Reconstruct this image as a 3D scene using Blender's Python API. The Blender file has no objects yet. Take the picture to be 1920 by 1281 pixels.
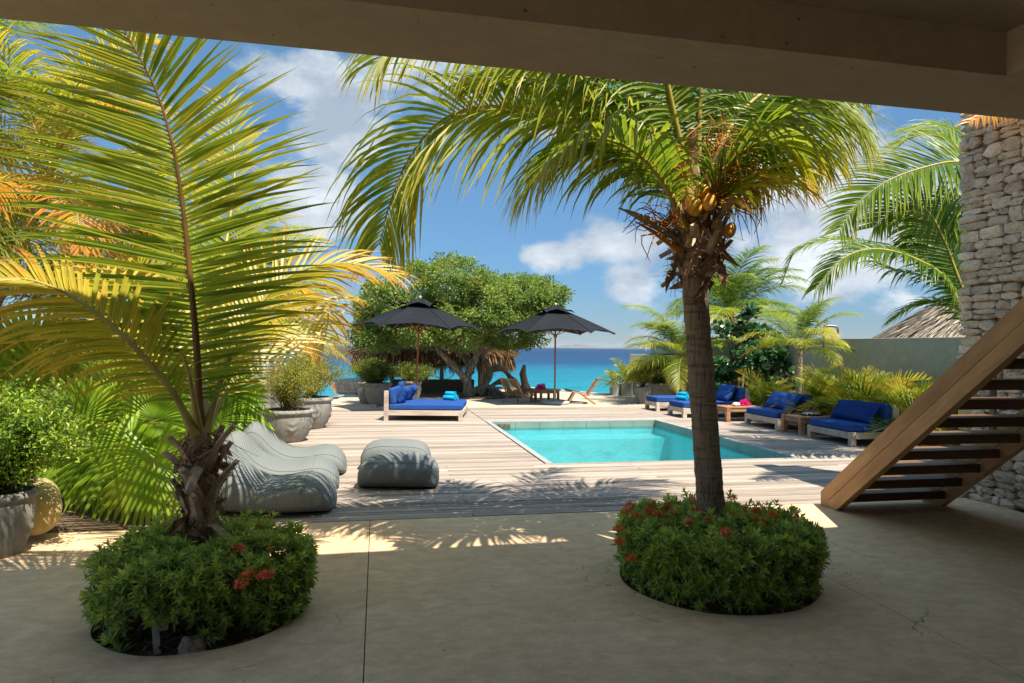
import bpy, math, random
import numpy as np
from mathutils import Vector, Matrix
from mathutils.geometry import tessellate_polygon
from mathutils import noise as mnoise

# ------------------------------------------------------------------ camera, sky, sun, exposure
SC = bpy.context.scene
COL = SC.collection
EYE = np.array([0.0, 0.0, 1.65])
FPX = 1280.0
yaw, pit, rol = math.atan(252 / 1280), math.radians(0.475), 0.0100
f0 = np.array([math.sin(yaw), math.cos(yaw), 0.0]); r0 = np.array([math.cos(yaw), -math.sin(yaw), 0.0])
zz = np.array([0.0, 0.0, 1.0])
FWD = math.cos(pit) * f0 + math.sin(pit) * zz
u0 = np.cross(r0, FWD)
UPV = u0 - rol * r0; UPV /= np.linalg.norm(UPV)
RGT = np.cross(FWD, UPV); RGT /= np.linalg.norm(RGT)
cd = bpy.data.cameras.new("camera"); cam = bpy.data.objects.new("camera", cd); COL.objects.link(cam)
cd.sensor_width = 36; cd.lens = 24.0; cd.clip_start = 0.05; cd.clip_end = 60000
cam.matrix_world = Matrix([[RGT[0], UPV[0], -FWD[0], EYE[0]], [RGT[1], UPV[1], -FWD[1], EYE[1]],
                           [RGT[2], UPV[2], -FWD[2], EYE[2]], [0, 0, 0, 1]])
SC.camera = cam
SUN_TO = Vector((0.29, -0.50, 1.0)).normalized()
SC.view_settings.view_transform = 'Standard'; SC.view_settings.look = 'None'
SC.view_settings.gamma = 1; SC.view_settings.use_curve_mapping = False
SC.view_settings.exposure = 2.38
SC.cycles.max_bounces = 10; SC.cycles.transparent_max_bounces = 12
SC.cycles.sample_clamp_indirect = 8
try:
    SC.cycles.use_denoising = True
except Exception:
    pass


def ray(px, py):
    d = FWD * FPX + RGT * (px - 960) + UPV * (640.5 - py)
    return d / FPX


def P(px, py, d):                     # world point seen at a spot of the photograph, d metres deep
    return EYE + ray(px, py) * d


def G(px, py, z=0.0):                 # world point on the level z
    r = ray(px, py)
    return EYE + r * ((z - EYE[2]) / r[2])


def dirw(px, py):
    r = ray(px, py); return r / np.linalg.norm(r)


def nd(nt, t, loc=(0, 0), **kw):
    n = nt.nodes.new(t)
    for k, v in kw.items():
        setattr(n, k, v)
    return n


def setin(n, **kw):
    for k, v in kw.items():
        n.inputs[k.replace('_', ' ')].default_value = v


world = bpy.data.worlds.new("World"); SC.world = world; world.use_nodes = True
nt = world.node_tree; nt.nodes.clear(); L = nt.links.new
out = nd(nt, 'ShaderNodeOutputWorld'); bg = nd(nt, 'ShaderNodeBackground')
sky = nd(nt, 'ShaderNodeTexSky', sky_type='NISHITA'); sky.sun_disc = False
sky.sun_elevation = math.asin(SUN_TO.z); sky.sun_rotation = math.atan2(SUN_TO.x, SUN_TO.y)
sky.altitude = 0; sky.air_density = 1.0; sky.dust_density = 0.0; sky.ozone_density = 2.0
bg.inputs['Strength'].default_value = 0.10
tc = nd(nt, 'ShaderNodeTexCoord')
nrm = nd(nt, 'ShaderNodeVectorMath', operation='NORMALIZE'); L(tc.outputs['Generated'], nrm.inputs[0])


def mth(op, a, b=None, clamp=False):
    m = nd(nt, 'ShaderNodeMath', operation=op); m.use_clamp = clamp
    for i, x in enumerate((a, b)):
        if x is None: continue
        if isinstance(x, (int, float)): m.inputs[i].default_value = x
        else: L(x, m.inputs[i])
    return m.outputs[0]


scl = nd(nt, 'ShaderNodeVectorMath', operation='MULTIPLY'); L(nrm.outputs[0], scl.inputs[0]); scl.inputs[1].default_value = (1, 1, 1.8)
n1 = nd(nt, 'ShaderNodeTexNoise'); L(scl.outputs[0], n1.inputs['Vector']); setin(n1, Scale=4.2, Detail=10.0, Roughness=0.60, Distortion=0.2)
n3 = nd(nt, 'ShaderNodeTexNoise'); L(scl.outputs[0], n3.inputs['Vector']); setin(n3, Scale=9.0, Detail=7.0, Roughness=0.6)
total = mth('ADD', mth('MULTIPLY', n1.outputs[0], 0.75), mth('MULTIPLY', n3.outputs[0], 0.25))
for (px, py, rad, amp) in ((600, 330, 115, .22), (640, 230, 70, .20), (600, 400, 80, .20), (770, 130, 130, .13), (940, 130, 140, .12), (1120, 200, 120, .08), (480, 120, 60, .06), (1550, 400, 120, .13), (1500, 520, 80, .09), (1650, 260, 190, .16),
                           (1700, 440, 130, .10), (985, 480, 48, .20), (1030, 495, 40, .15), (1120, 440, 90, .08), (1170, 545, 42, .13), (1250, 500, 90, .08), (540, 130, 60, .10), (1420, 300, 120, .11)):
    c = dirw(px, py)
    df = nd(nt, 'ShaderNodeVectorMath', operation='SUBTRACT'); L(nrm.outputs[0], df.inputs[0]); df.inputs[1].default_value = tuple(c)
    sc2 = nd(nt, 'ShaderNodeVectorMath', operation='MULTIPLY'); L(df.outputs[0], sc2.inputs[0]); sc2.inputs[1].default_value = (1, 1, 1.5)
    ln = nd(nt, 'ShaderNodeVectorMath', operation='LENGTH'); L(sc2.outputs[0], ln.inputs[0])
    q = mth('MAXIMUM', mth('SUBTRACT', 1.0, mth('DIVIDE', ln.outputs['Value'], 1.6 * rad / FPX)), 0.0)
    total = mth('ADD', total, mth('MULTIPLY', mth('POWER', q, 0.8), amp))
for (px, py, rad, amp) in ((850, 380, 260, .20), (1100, 600, 140, .10), (560, 60, 60, .05), (930, 400, 150, .1)):
    c = dirw(px, py)
    df = nd(nt, 'ShaderNodeVectorMath', operation='DISTANCE'); L(nrm.outputs[0], df.inputs[0]); df.inputs[1].default_value = tuple(c)
    q = mth('MAXIMUM', mth('SUBTRACT', 1.0, mth('DIVIDE', df.outputs['Value'], rad / FPX)), 0.0)
    total = mth('SUBTRACT', total, mth('MULTIPLY', q, amp))
mask = nd(nt, 'ShaderNodeMapRange'); mask.interpolation_type = 'SMOOTHSTEP'
L(total, mask.inputs[0]); setin(mask, From_Min=0.55, From_Max=0.665, To_Min=0.0, To_Max=0.95)
n2 = nd(nt, 'ShaderNodeTexNoise'); off = nd(nt, 'ShaderNodeVectorMath', operation='ADD'); L(scl.outputs[0], off.inputs[0]); off.inputs[1].default_value = (3, 5, 1)
L(off.outputs[0], n2.inputs['Vector']); setin(n2, Scale=7.0, Detail=6.0, Roughness=0.6)
crp = nd(nt, 'ShaderNodeValToRGB'); L(n2.outputs[0], crp.inputs[0])
crp.color_ramp.elements[0].position = 0.38; crp.color_ramp.elements[0].color = (.85, 1.03, 1.25, 1)
crp.color_ramp.elements[1].position = 0.66; crp.color_ramp.elements[1].color = (1.9, 2.0, 2.08, 1)
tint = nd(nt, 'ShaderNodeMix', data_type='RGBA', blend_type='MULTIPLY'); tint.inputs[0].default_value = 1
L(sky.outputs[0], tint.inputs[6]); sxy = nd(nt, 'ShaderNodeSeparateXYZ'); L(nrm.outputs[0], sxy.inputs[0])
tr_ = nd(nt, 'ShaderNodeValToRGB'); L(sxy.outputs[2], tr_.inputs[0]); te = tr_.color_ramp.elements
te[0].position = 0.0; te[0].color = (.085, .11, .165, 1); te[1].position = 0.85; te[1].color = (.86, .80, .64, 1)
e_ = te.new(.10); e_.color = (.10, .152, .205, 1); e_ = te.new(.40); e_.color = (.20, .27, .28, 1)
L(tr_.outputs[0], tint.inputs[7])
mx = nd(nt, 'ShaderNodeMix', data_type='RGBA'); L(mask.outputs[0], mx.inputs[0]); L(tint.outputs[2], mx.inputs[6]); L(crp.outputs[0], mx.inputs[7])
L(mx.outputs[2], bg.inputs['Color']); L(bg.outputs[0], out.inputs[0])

sl = bpy.data.lights.new("sun", 'SUN'); sl.energy = 2.0; sl.angle = math.radians(0.53); sl.color = (1.0, 0.90, 0.76)
so = bpy.data.objects.new("sun", sl); COL.objects.link(so)
so.rotation_euler = SUN_TO.to_track_quat('Z', 'Y').to_euler(); so.location = (5, -8, 20)

# ------------------------------------------------------------------ materials
MATS = {}


class MT:
    def __init__(s, name):
        s.m = bpy.data.materials.new(name); s.m.use_nodes = True; s.t = s.m.node_tree; s.t.nodes.clear()
        s.out = s.n('ShaderNodeOutputMaterial'); MATS[name] = s.m
        s._oc = None

    def n(s, t, **kw):
        n = s.t.nodes.new(t)
        for k, v in kw.items(): setattr(n, k, v)
        return n

    def l(s, a, b): s.t.links.new(a, b)

    def put(s, sock, v):
        if hasattr(v, 'is_output') or isinstance(v, bpy.types.NodeSocket): s.l(v, sock)
        else:
            if isinstance(v, tuple) and len(v) == 3 and sock.type == 'RGBA': v = (*v, 1)
            sock.default_value = v

    def coord(s, scale=(1, 1, 1), kind='Object', rot=(0, 0, 0)):
        if s._oc is None: s._oc = s.n('ShaderNodeTexCoord')
        mp = s.n('ShaderNodeMapping'); s.l(s._oc.outputs[kind], mp.inputs[0]); mp.inputs['Scale'].default_value = scale; mp.inputs['Rotation'].default_value = rot
        return mp.outputs[0]

    def noise(s, vec, scale, detail=4, rough=.55, dist=0):
        n = s.n('ShaderNodeTexNoise'); s.l(vec, n.inputs['Vector']); setin(n, Scale=scale, Detail=detail, Roughness=rough, Distortion=dist); return n.outputs[0]

    def ramp(s, fac, stops, interp='LINEAR'):
        r = s.n('ShaderNodeValToRGB'); s.put(r.inputs[0], fac); r.color_ramp.interpolation = interp
        e = r.color_ramp.elements
        while len(e) < len(stops): e.new(.5)
        for i, (p, c) in enumerate(stops):
            e[i].position = p; e[i].color = (*c, 1) if isinstance(c, tuple) else (c, c, c, 1)
        return r.outputs[0]

    def mix(s, fac, a, b, mode='MIX'):
        m = s.n('ShaderNodeMix', data_type='RGBA', blend_type=mode)
        s.put(m.inputs[0], fac); s.put(m.inputs[6], a); s.put(m.inputs[7], b); return m.outputs[2]

    def math(s, op, a, b=0.0, clamp=False):
        m = s.n('ShaderNodeMath', operation=op); m.use_clamp = clamp; s.put(m.inputs[0], a); s.put(m.inputs[1], b); return m.outputs[0]

    def bump(s, h, strength=.5, dist=.01, prev=None):
        b = s.n('ShaderNodeBump'); s.l(h, b.inputs['Height']); setin(b, Strength=strength, Distance=dist)
        if prev is not None: s.l(prev, b.inputs['Normal'])
        return b.outputs[0]

    def bsdf(s, base, rough=.8, spec=.3, normal=None, metal=0.0):
        b = s.n('ShaderNodeBsdfPrincipled'); s.put(b.inputs['Base Color'], base); s.put(b.inputs['Roughness'], rough)
        b.inputs['Specular IOR Level'].default_value = spec; b.inputs['Metallic'].default_value = metal
        if normal is not None: s.l(normal, b.inputs['Normal'])
        return b.outputs[0]

    def done(s, sh): s.l(sh, s.out.inputs[0]); return s.m


def m_leaf(name, stops, trans=.45, rough=.4, spec=.35, jit=.25, ns=9.0):
    t = MT(name)
    at = t.n('ShaderNodeAttribute', attribute_name='v')
    nz = t.noise(t.coord(), ns, 3)
    f = t.math('ADD', at.outputs['Fac'], t.math('MULTIPLY', t.math('SUBTRACT', nz, .5), jit), clamp=True)
    c = t.ramp(f, stops)
    b = t.bsdf(c, rough, spec)
    tr = t.n('ShaderNodeBsdfTranslucent'); t.l(t.mix(1.0, c, (1.25, 1.25, .8), 'MULTIPLY'), tr.inputs[0])
    ms = t.n('ShaderNodeMixShader'); ms.inputs[0].default_value = trans; t.l(b, ms.inputs[1]); t.l(tr.outputs[0], ms.inputs[2])
    return t.done(ms.outputs[0])


PALM = [(0, (.03, .08, .01)), (.3, (.10, .19, .015)), (.55, (.27, .33, .03)), (.8, (.56, .46, .06)), (1, (.60, .25, .03))]
m_leaf('palm_leaf', PALM, .5, .38, .4, .3)
m_leaf('fan_leaf', [(0, (.05, .14, .015)), (.5, (.24, .40, .03)), (1, (.52, .56, .07))], .5, .35, .4, .25, 4)
m_leaf('ixora_leaf', [(0, (.06, .11, .03)), (.3, (.18, .28, .07)), (.65, (.40, .52, .10)), (1, (.62, .68, .14))], .3, .3, .5, .45, 14)
m_leaf('tree_leaf', [(0, (.07, .12, .025)), (.5, (.19, .28, .06)), (.9, (.33, .42, .10)), (1, (.38, .32, .06))], .35, .45, .35, .3, 3)
m_leaf('grape_leaf', [(0, (.012, .05, .018)), (.6, (.035, .11, .035)), (.9, (.12, .20, .06)), (1, (.5, .28, .05))], .2, .3, .5, .2, 3)
m_leaf('shrub_leaf', [(0, (.05, .09, .012)), (.5, (.20, .24, .03)), (1, (.42, .38, .06))], .4, .5, .3, .3, 6)
m_leaf('bright_shrub_leaf', [(0, (.05, .12, .015)), (.5, (.20, .34, .03)), (1, (.46, .52, .07))], .4, .4, .4, .3, 6)
m_leaf('ixora_petal', [(0, (.6, .07, .03)), (.5, (.8, .19, .06)), (1, (.9, .38, .14))], .3, .5, .3, .2)
m_leaf('pink_petal', [(0, (.6, .02, .22)), (1, (.8, .05, .35))], .3, .5, .3, .2)
m_leaf('dry_leaf', [(0, (.10, .06, .03)), (.5, (.28, .19, .10)), (1, (.45, .33, .18))], .15, .8, .1, .4, 10)


def m_simple(name, col, rough=.7, spec=.3, vary=.25, ns=6.0, bump=.2, bd=.004, bscale=60.0, stretch=(1, 1, 1), metal=0.0):
    t = MT(name); co = t.coord(stretch)
    nz = t.noise(co, ns, 5)
    c = t.mix(t.ramp(nz, [(.3, 0.0), (.7, 1.0)]), tuple(x * (1 - vary) for x in col), tuple(min(1, x * (1 + vary)) for x in col))
    return t.done(t.bsdf(c, rough, spec, t.bump(t.noise(co, bscale, 4), bump, bd), metal))


def m_concrete(name, c1, c2, cracks=True, stain=(.16, .13, .09), gl=.6):
    t = MT(name); co = t.coord(kind='Object')
    a = t.noise(co, .9, 8, .62, .4); b = t.noise(t.coord((1.0, 1.5, 1)), 6.5, 9, .72, .35); f = t.noise(co, 55, 5, .7)
    c = t.mix(t.ramp(a, [(.32, 0.0), (.68, 1.0)]), c1, c2)
    c = t.mix(t.math('MULTIPLY', t.ramp(b, [(.40, 1.0), (.60, 0.0)]), .42), c, stain)
    c = t.mix(t.math('MULTIPLY', t.ramp(f, [(.3, 1.0), (.5, 0.0)]), .25), c, stain)
    tr2 = t.noise(t.coord((1.0, 1.0, 1), rot=(0, 0, .6)), 2.2, 10, .78, 1.6); c = t.mix(t.math('MULTIPLY', t.ramp(tr2, [(.47, 1.0), (.53, 0.0)]), .16), c, tuple(x * .8 for x in c1)); sp = t.noise(co, 23, 2, .5); c = t.mix(t.ramp(sp, [(.735, 0.0), (.76, .7)]), c, (.05, .04, .03))
    h = t.math('ADD', t.math('MULTIPLY', f, .4), b)
    if cracks:
        dn = t.n('ShaderNodeTexNoise'); t.l(co, dn.inputs['Vector']); setin(dn, Scale=3.0, Detail=6.0, Roughness=.65)
        ad = t.n('ShaderNodeVectorMath', operation='MULTIPLY_ADD'); t.l(dn.outputs['Color'], ad.inputs[0]); ad.inputs[1].default_value = (.35, .35, .35); t.l(co, ad.inputs[2])
        vo = t.n('ShaderNodeTexVoronoi', feature='DISTANCE_TO_EDGE'); t.l(ad.outputs[0], vo.inputs['Vector']); vo.inputs['Scale'].default_value = .42
        line = t.ramp(vo.outputs[0], [(0, 1.0), (.0022, 0.0)])
        mk = t.math('MULTIPLY', line, t.ramp(t.noise(co, 1.1, 2), [(.52, 0.0), (.62, .7)]))
        c = t.mix(mk, c, (.035, .028, .02)); h = t.math('SUBTRACT', h, t.math('MULTIPLY', mk, 1.5))
    return t.done(t.bsdf(c, t.ramp(b, [(.3, gl + .15), (.7, 1.0)]), .12, t.bump(h, .22, .004)))


def m_plank(name, c1, c2, dark, axis=(1.2, 30, 30), vary=.35, rough=.8):
    t = MT(name); oi = t.n('ShaderNodeObjectInfo')
    mp = t.n('ShaderNodeVectorMath', operation='ADD'); t.l(t.coord(axis), mp.inputs[0])
    cb = t.n('ShaderNodeCombineXYZ'); s1 = t.math('MULTIPLY', oi.outputs['Random'], 37.0); t.l(s1, cb.inputs[0]); t.l(s1, cb.inputs[1]); t.l(cb.outputs[0], mp.inputs[1])
    g = t.noise(mp.outputs[0], 2.4, 7, .65, .6); g2 = t.noise(mp.outputs[0], .35, 3)
    c = t.mix(t.ramp(g, [(.3, 0.0), (.7, 1.0)]), c1, c2)
    c = t.mix(t.ramp(g2, [(.38, .6), (.56, 0.0)]), c, dark)
    v = t.math('ADD', t.math('MULTIPLY', oi.outputs['Random'], vary), 1 - vary * .6)
    c = t.mix(1.0, c, t.n_gray(v) if hasattr(t, 'n_gray') else c, 'MIX') if False else c
    hs = t.n('ShaderNodeHueSaturation'); t.l(c, hs.inputs['Color']); t.l(v, hs.inputs['Value'])
    return t.done(t.bsdf(hs.outputs[0], rough, .25, t.bump(g, .5, .004)))


m_concrete('terrace_concrete', (.65, .465, .28), (.79, .585, .37), True, (.36, .25, .14))
m_concrete('patio_concrete', (.44, .375, .29), (.52, .45, .36), False, (.30, .25, .19), .8)
m_concrete('wall_concrete', (.36, .37, .30), (.43, .43, .36), False, (.27, .27, .22), .8)
m_concrete('pale_wall', (.50, .49, .44), (.62, .60, .55), False, (.28, .26, .22), .8)
m_concrete('ceiling_plaster', (.34, .285, .215), (.39, .33, .25), False, (.27, .225, .165), .8)
m_concrete('pot_cement', (.22, .22, .20), (.36, .35, .32), False, (.11, .10, .08), .7)
m_concrete('pot_pale', (.36, .35, .31), (.50, .48, .43), False, (.20, .19, .15), .7)
m_concrete('pot_ochre', (.42, .34, .14), (.52, .44, .22), False, (.25, .2, .09), .5)
m_simple('brown_wall', (.11, .09, .06), .9, .1, .2)
m_simple('soil', (.12, .085, .055), .95, .1, .5, 18, .9, .02, 40)
m_simple('joint_dark', (.03, .025, .02), .9, .1)
m_simple('ground_sand', (.38, .31, .22), .95, .1, .2, 4, .6, .01, 40)
m_plank('deck_wood', (.26, .212, .175), (.47, .405, .345), (.17, .132, .10), vary=.55)
m_plank('stair_wood', (.36, .20, .09), (.52, .33, .165), (.24, .125, .055), axis=(30, 1.2, 1.2 * 4), vary=.2, rough=.45)
m_plank('tread_wood', (.12, .06, .03), (.20, .11, .055), (.07, .035, .02), axis=(1.5, 24, 24), vary=.2, rough=.5)
m_plank('weathered_teak', (.42, .34, .27), (.58, .50, .42), (.27, .21, .16), axis=(3, 18, 18), vary=.15)
m_plank('warm_teak', (.32, .16, .08), (.46, .26, .14), (.2, .09, .045), axis=(3, 20, 20), vary=.15, rough=.55)
m_plank('umbrella_wood', (.28, .11, .05), (.38, .17, .08), (.2, .07, .03), axis=(20, 20, 2), vary=.1, rough=.5)
t = MT('lime_stone'); oi = t.n('ShaderNodeObjectInfo'); co = t.coord((1, 1, 1.6)); nz = t.noise(co, 6, 7, .7, .4); pit = t.noise(co, 34, 5, .7)
c = t.ramp(nz, [(.3, (.50, .40, .30)), (.5, (.68, .57, .44)), (.7, (.80, .70, .57))]); c = t.mix(t.ramp(pit, [(.36, .55), (.46, 0.0)]), c, (.25, .20, .15))
hs = t.n('ShaderNodeHueSaturation'); t.l(c, hs.inputs['Color']); t.l(t.math('ADD', t.math('MULTIPLY', oi.outputs['Random'], .45), .72), hs.inputs['Value'])
t.done(t.bsdf(hs.outputs[0], .95, .08, t.bump(pit, .9, .02, t.bump(nz, .8, .03))))
m_simple('dark_mortar', (.20, .155, .11), .95, .05, .3)  # mortar of the stone wall core, dark by its own colour
m_simple('rough_rock', (.42, .34, .26), .95, .1, .35, 9, 1, .03, 25)
m_simple('blue_fabric', (.018, .066, .24), .85, .15, .12, 5, .5, .006, 18)
m_simple('blue_fabric_dark', (.008, .035, .17), .85, .15, .12, 5, .5, .006, 18)
m_simple('turquoise_towel', (.01, .32, .52), .95, .1, .15, 30, .9, .006, 90)
m_simple('black_canvas', (.009, .011, .014), .75, .2, .2, 8, .3, .004, 30)
m_simple('white_ceramic', (.7, .68, .62), .4, .4, .05)
m_simple('dark_tray', (.05, .035, .025), .5, .4, .2)
m_simple('black_plastic', (.02, .02, .02), .5, .4, .1)
m_simple('lamp_glass', (.16, .155, .14), .25, .5, .1)
m_simple('grey_box', (.34, .36, .33), .6, .3, .15)
m_simple('steel', (.45, .43, .40), .35, .5, .1, metal=.8)
m_simple('warm_metal', (.25, .19, .14), .4, .5, .1, metal=.6)
m_simple('hose', (.02, .06, .07), .4, .4, .1)
m_simple('sail_white', (.8, .8, .8), .5, .3, .02)
m_simple('hill_scrub', (.12, .13, .11), .95, .05, .3, .002, .1, .01, .01)
m_simple('thatch', (.32, .25, .18), .95, .05, .4, 9, .9, .02, 40)
m_simple('dark_thatch', (.20, .13, .075), .95, .05, .4, 9, .9, .02, 40)
m_simple('coping', (.30, .31, .30), .7, .3, .15, 4, .3)
m_simple('orange_stem', (.42, .15, .02), .7, .3, .3)
t = MT('bark_grey'); a_ = t.noise(t.coord((14, 14, 2.2)), 1.0, 7, .72, .5); b_ = t.noise(t.coord(), 5, 5)
c = t.ramp(a_, [(.36, (.06, .045, .035)), (.48, (.20, .165, .13)), (.62, (.42, .37, .31))]); c = t.mix(t.math('MULTIPLY', b_, .4), c, (.30, .27, .23)); t.done(t.bsdf(c, .95, .08, t.bump(a_, 1.0, .06)))
m_simple('driftwood', (.22, .18, .14), .95, .1, .35, 9, 1, .02, 20)
m_simple('stem_brown', (.16, .11, .06), .8, .2, .3)
m_simple('petiole', (.34, .28, .06), .5, .35, .25, 5)
m_simple('rachis_brown', (.16, .085, .02), .5, .35, .3, 5)
m_simple('fibre', (.34, .22, .14), .95, .1, .5, 20, 1, .02, 50, (1, 1, .4))
m_simple('boot', (.46, .34, .23), .9, .15, .5, 12, .8, .01, 60, (1, 1, .2))

t = MT('palm_bark'); co = t.coord((1, 1, 1))
rg = t.noise(t.coord((2.4, 2.4, 34)), 1.0, 6, .75, .5); vert = t.noise(t.coord((60, 60, 4)), 1.2, 5, .6, .5); mot = t.noise(co, 7, 5)
c = t.mix(t.ramp(rg, [(.38, 1.0), (.47, 0.0)]), (.33, .25, .175), (.12, .085, .058))
c = t.mix(t.ramp(rg, [(.56, 0.0), (.64, .5)]), c, (.38, .32, .26))
c = t.mix(t.ramp(vert, [(.38, .8), (.46, 0.0)]), c, (.07, .05, .035)); c = t.mix(t.math('MULTIPLY', mot, .35), c, (.36, .29, .22))
t.done(t.bsdf(c, .9, .1, t.bump(vert, .9, .012, t.bump(rg, .9, .02))))

t = MT('coconut'); c = t.ramp(t.noise(t.coord((1, 1, 1)), 6, 4), [(.35, (.68, .28, .03)), (.65, (.80, .46, .09))])
t.done(t.bsdf(c, .35, .4))

t = MT('knit_fabric'); co = t.coord()
w = t.n('ShaderNodeTexWave', wave_type='BANDS', bands_direction='X'); t.l(co, w.inputs[0]); setin(w, Scale=20.0, Distortion=.6, Detail=1.0, Detail_Scale=1.0)
w2 = t.noise(t.coord((10, 10, 10)), 8, 3)
c = t.mix(w.outputs[0], (.125, .145, .15), (.185, .208, .21)); c = t.mix(t.math('MULTIPLY', t.noise(co, 2.0, 3), .4), c, (.25, .26, .245))
t.done(t.bsdf(c, .95, .1, t.bump(w2, .4, .006, t.bump(w.outputs[0], .8, .004))))

t = MT('pool_tile'); co = t.coord()
br = t.n('ShaderNodeTexBrick'); t.l(t.coord((1, 1, 1)), br.inputs['Vector']); setin(br, Color1=(.33, .62, .62, 1), Color2=(.40, .68, .67, 1), Mortar=(.16, .38, .40, 1), Scale=1.0, Mortar_Size=.009, Brick_Width=1.2, Row_Height=.6)
br.offset = 0
# light network thrown by the waves is left to the ripples; the tile only varies a little
t.done(t.bsdf(t.mix(t.math('MULTIPLY', t.noise(co, 3.0, 4), .3), br.outputs[0], (.42, .74, .72)), .5, .3))
m_simple('pool_step', (.60, .74, .66), .5, .3, .08, 3, .1)
m_simple('pool_band', (.17, .235, .20), .5, .4, .12, 3, .1)

t = MT('pool_water'); co = t.coord()
nn = t.bump(t.noise(t.coord((1, 1.6, 1)), 3.6, 6, .62, 1.2), .9, .06)
gl = t.n('ShaderNodeBsdfGlossy'); gl.inputs['Roughness'].default_value = .03; t.l(nn, gl.inputs['Normal']); gl.inputs[0].default_value = (1, 1, 1, 1)
tp = t.n('ShaderNodeBsdfTransparent')
caus = t.n('ShaderNodeTexVoronoi', feature='SMOOTH_F1')
t.l(t.coord((1, 1.4, 1)), caus.inputs['Vector']); caus.inputs['Scale'].default_value = 4.0
tp.inputs[0].default_value = (.29, .77, .87, 1)
df = t.n('ShaderNodeBsdfDiffuse'); df.inputs[0].default_value = (.01, .36, .42, 1); t.l(nn, df.inputs['Normal'])
m1 = t.n('ShaderNodeMixShader'); m1.inputs[0].default_value = .12; t.l(tp.outputs[0], m1.inputs[1]); t.l(df.outputs[0], m1.inputs[2])
fr = t.n('ShaderNodeFresnel'); fr.inputs[0].default_value = 1.33; t.l(nn, fr.inputs['Normal'])
m2 = t.n('ShaderNodeMixShader'); t.l(fr.outputs[0], m2.inputs[0]); t.l(m1.outputs[0], m2.inputs[1]); t.l(gl.outputs[0], m2.inputs[2])
t.done(m2.outputs[0])

t = MT('sea_water'); co = t.coord()
sx = t.n('ShaderNodeSeparateXYZ'); t.l(co, sx.inputs[0])
wob = t.math('MULTIPLY', t.math('SUBTRACT', t.noise(t.coord((.01, .03, 1)), 1.5, 4), .5), 60.0)
y = t.math('ADD', sx.outputs[1], wob)
f = t.math('DIVIDE', y, 600.0)
c = t.ramp(f, [(.05, (.02, .27, .28)), (.12, (.003, .17, .23)), (.20, (.003, .115, .19)), (.28, (.004, .035, .105)), (.6, (.004, .02, .08)), (1, (.004, .018, .07))])
pat = t.noise(t.coord((.05, .16, 1)), 1.3, 6, .65); c = t.mix(t.ramp(pat, [(.35, .35), (.6, 0.0)]), c, (.003, .06, .12))
wv = t.noise(t.coord((.35, .9, 1)), 1.0, 6, .65)
c2 = t.mix(t.ramp(wv, [(.50, 0.0), (.75, .45)]), c, (.10, .30, .40))
wv2 = t.noise(t.coord((1.2, 3.5, 1)), 1.0, 5, .7); t.done(t.bsdf(c2, .45, .13, t.bump(wv2, .7, .12, t.bump(wv, .9, .4))))

# ------------------------------------------------------------------ mesh building
RNG = np.random.default_rng(7)
random.seed(7)


def unit(a):
    a = np.asarray(a, float); return a / np.maximum(np.linalg.norm(a, axis=-1, keepdims=True), 1e-9)


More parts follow.
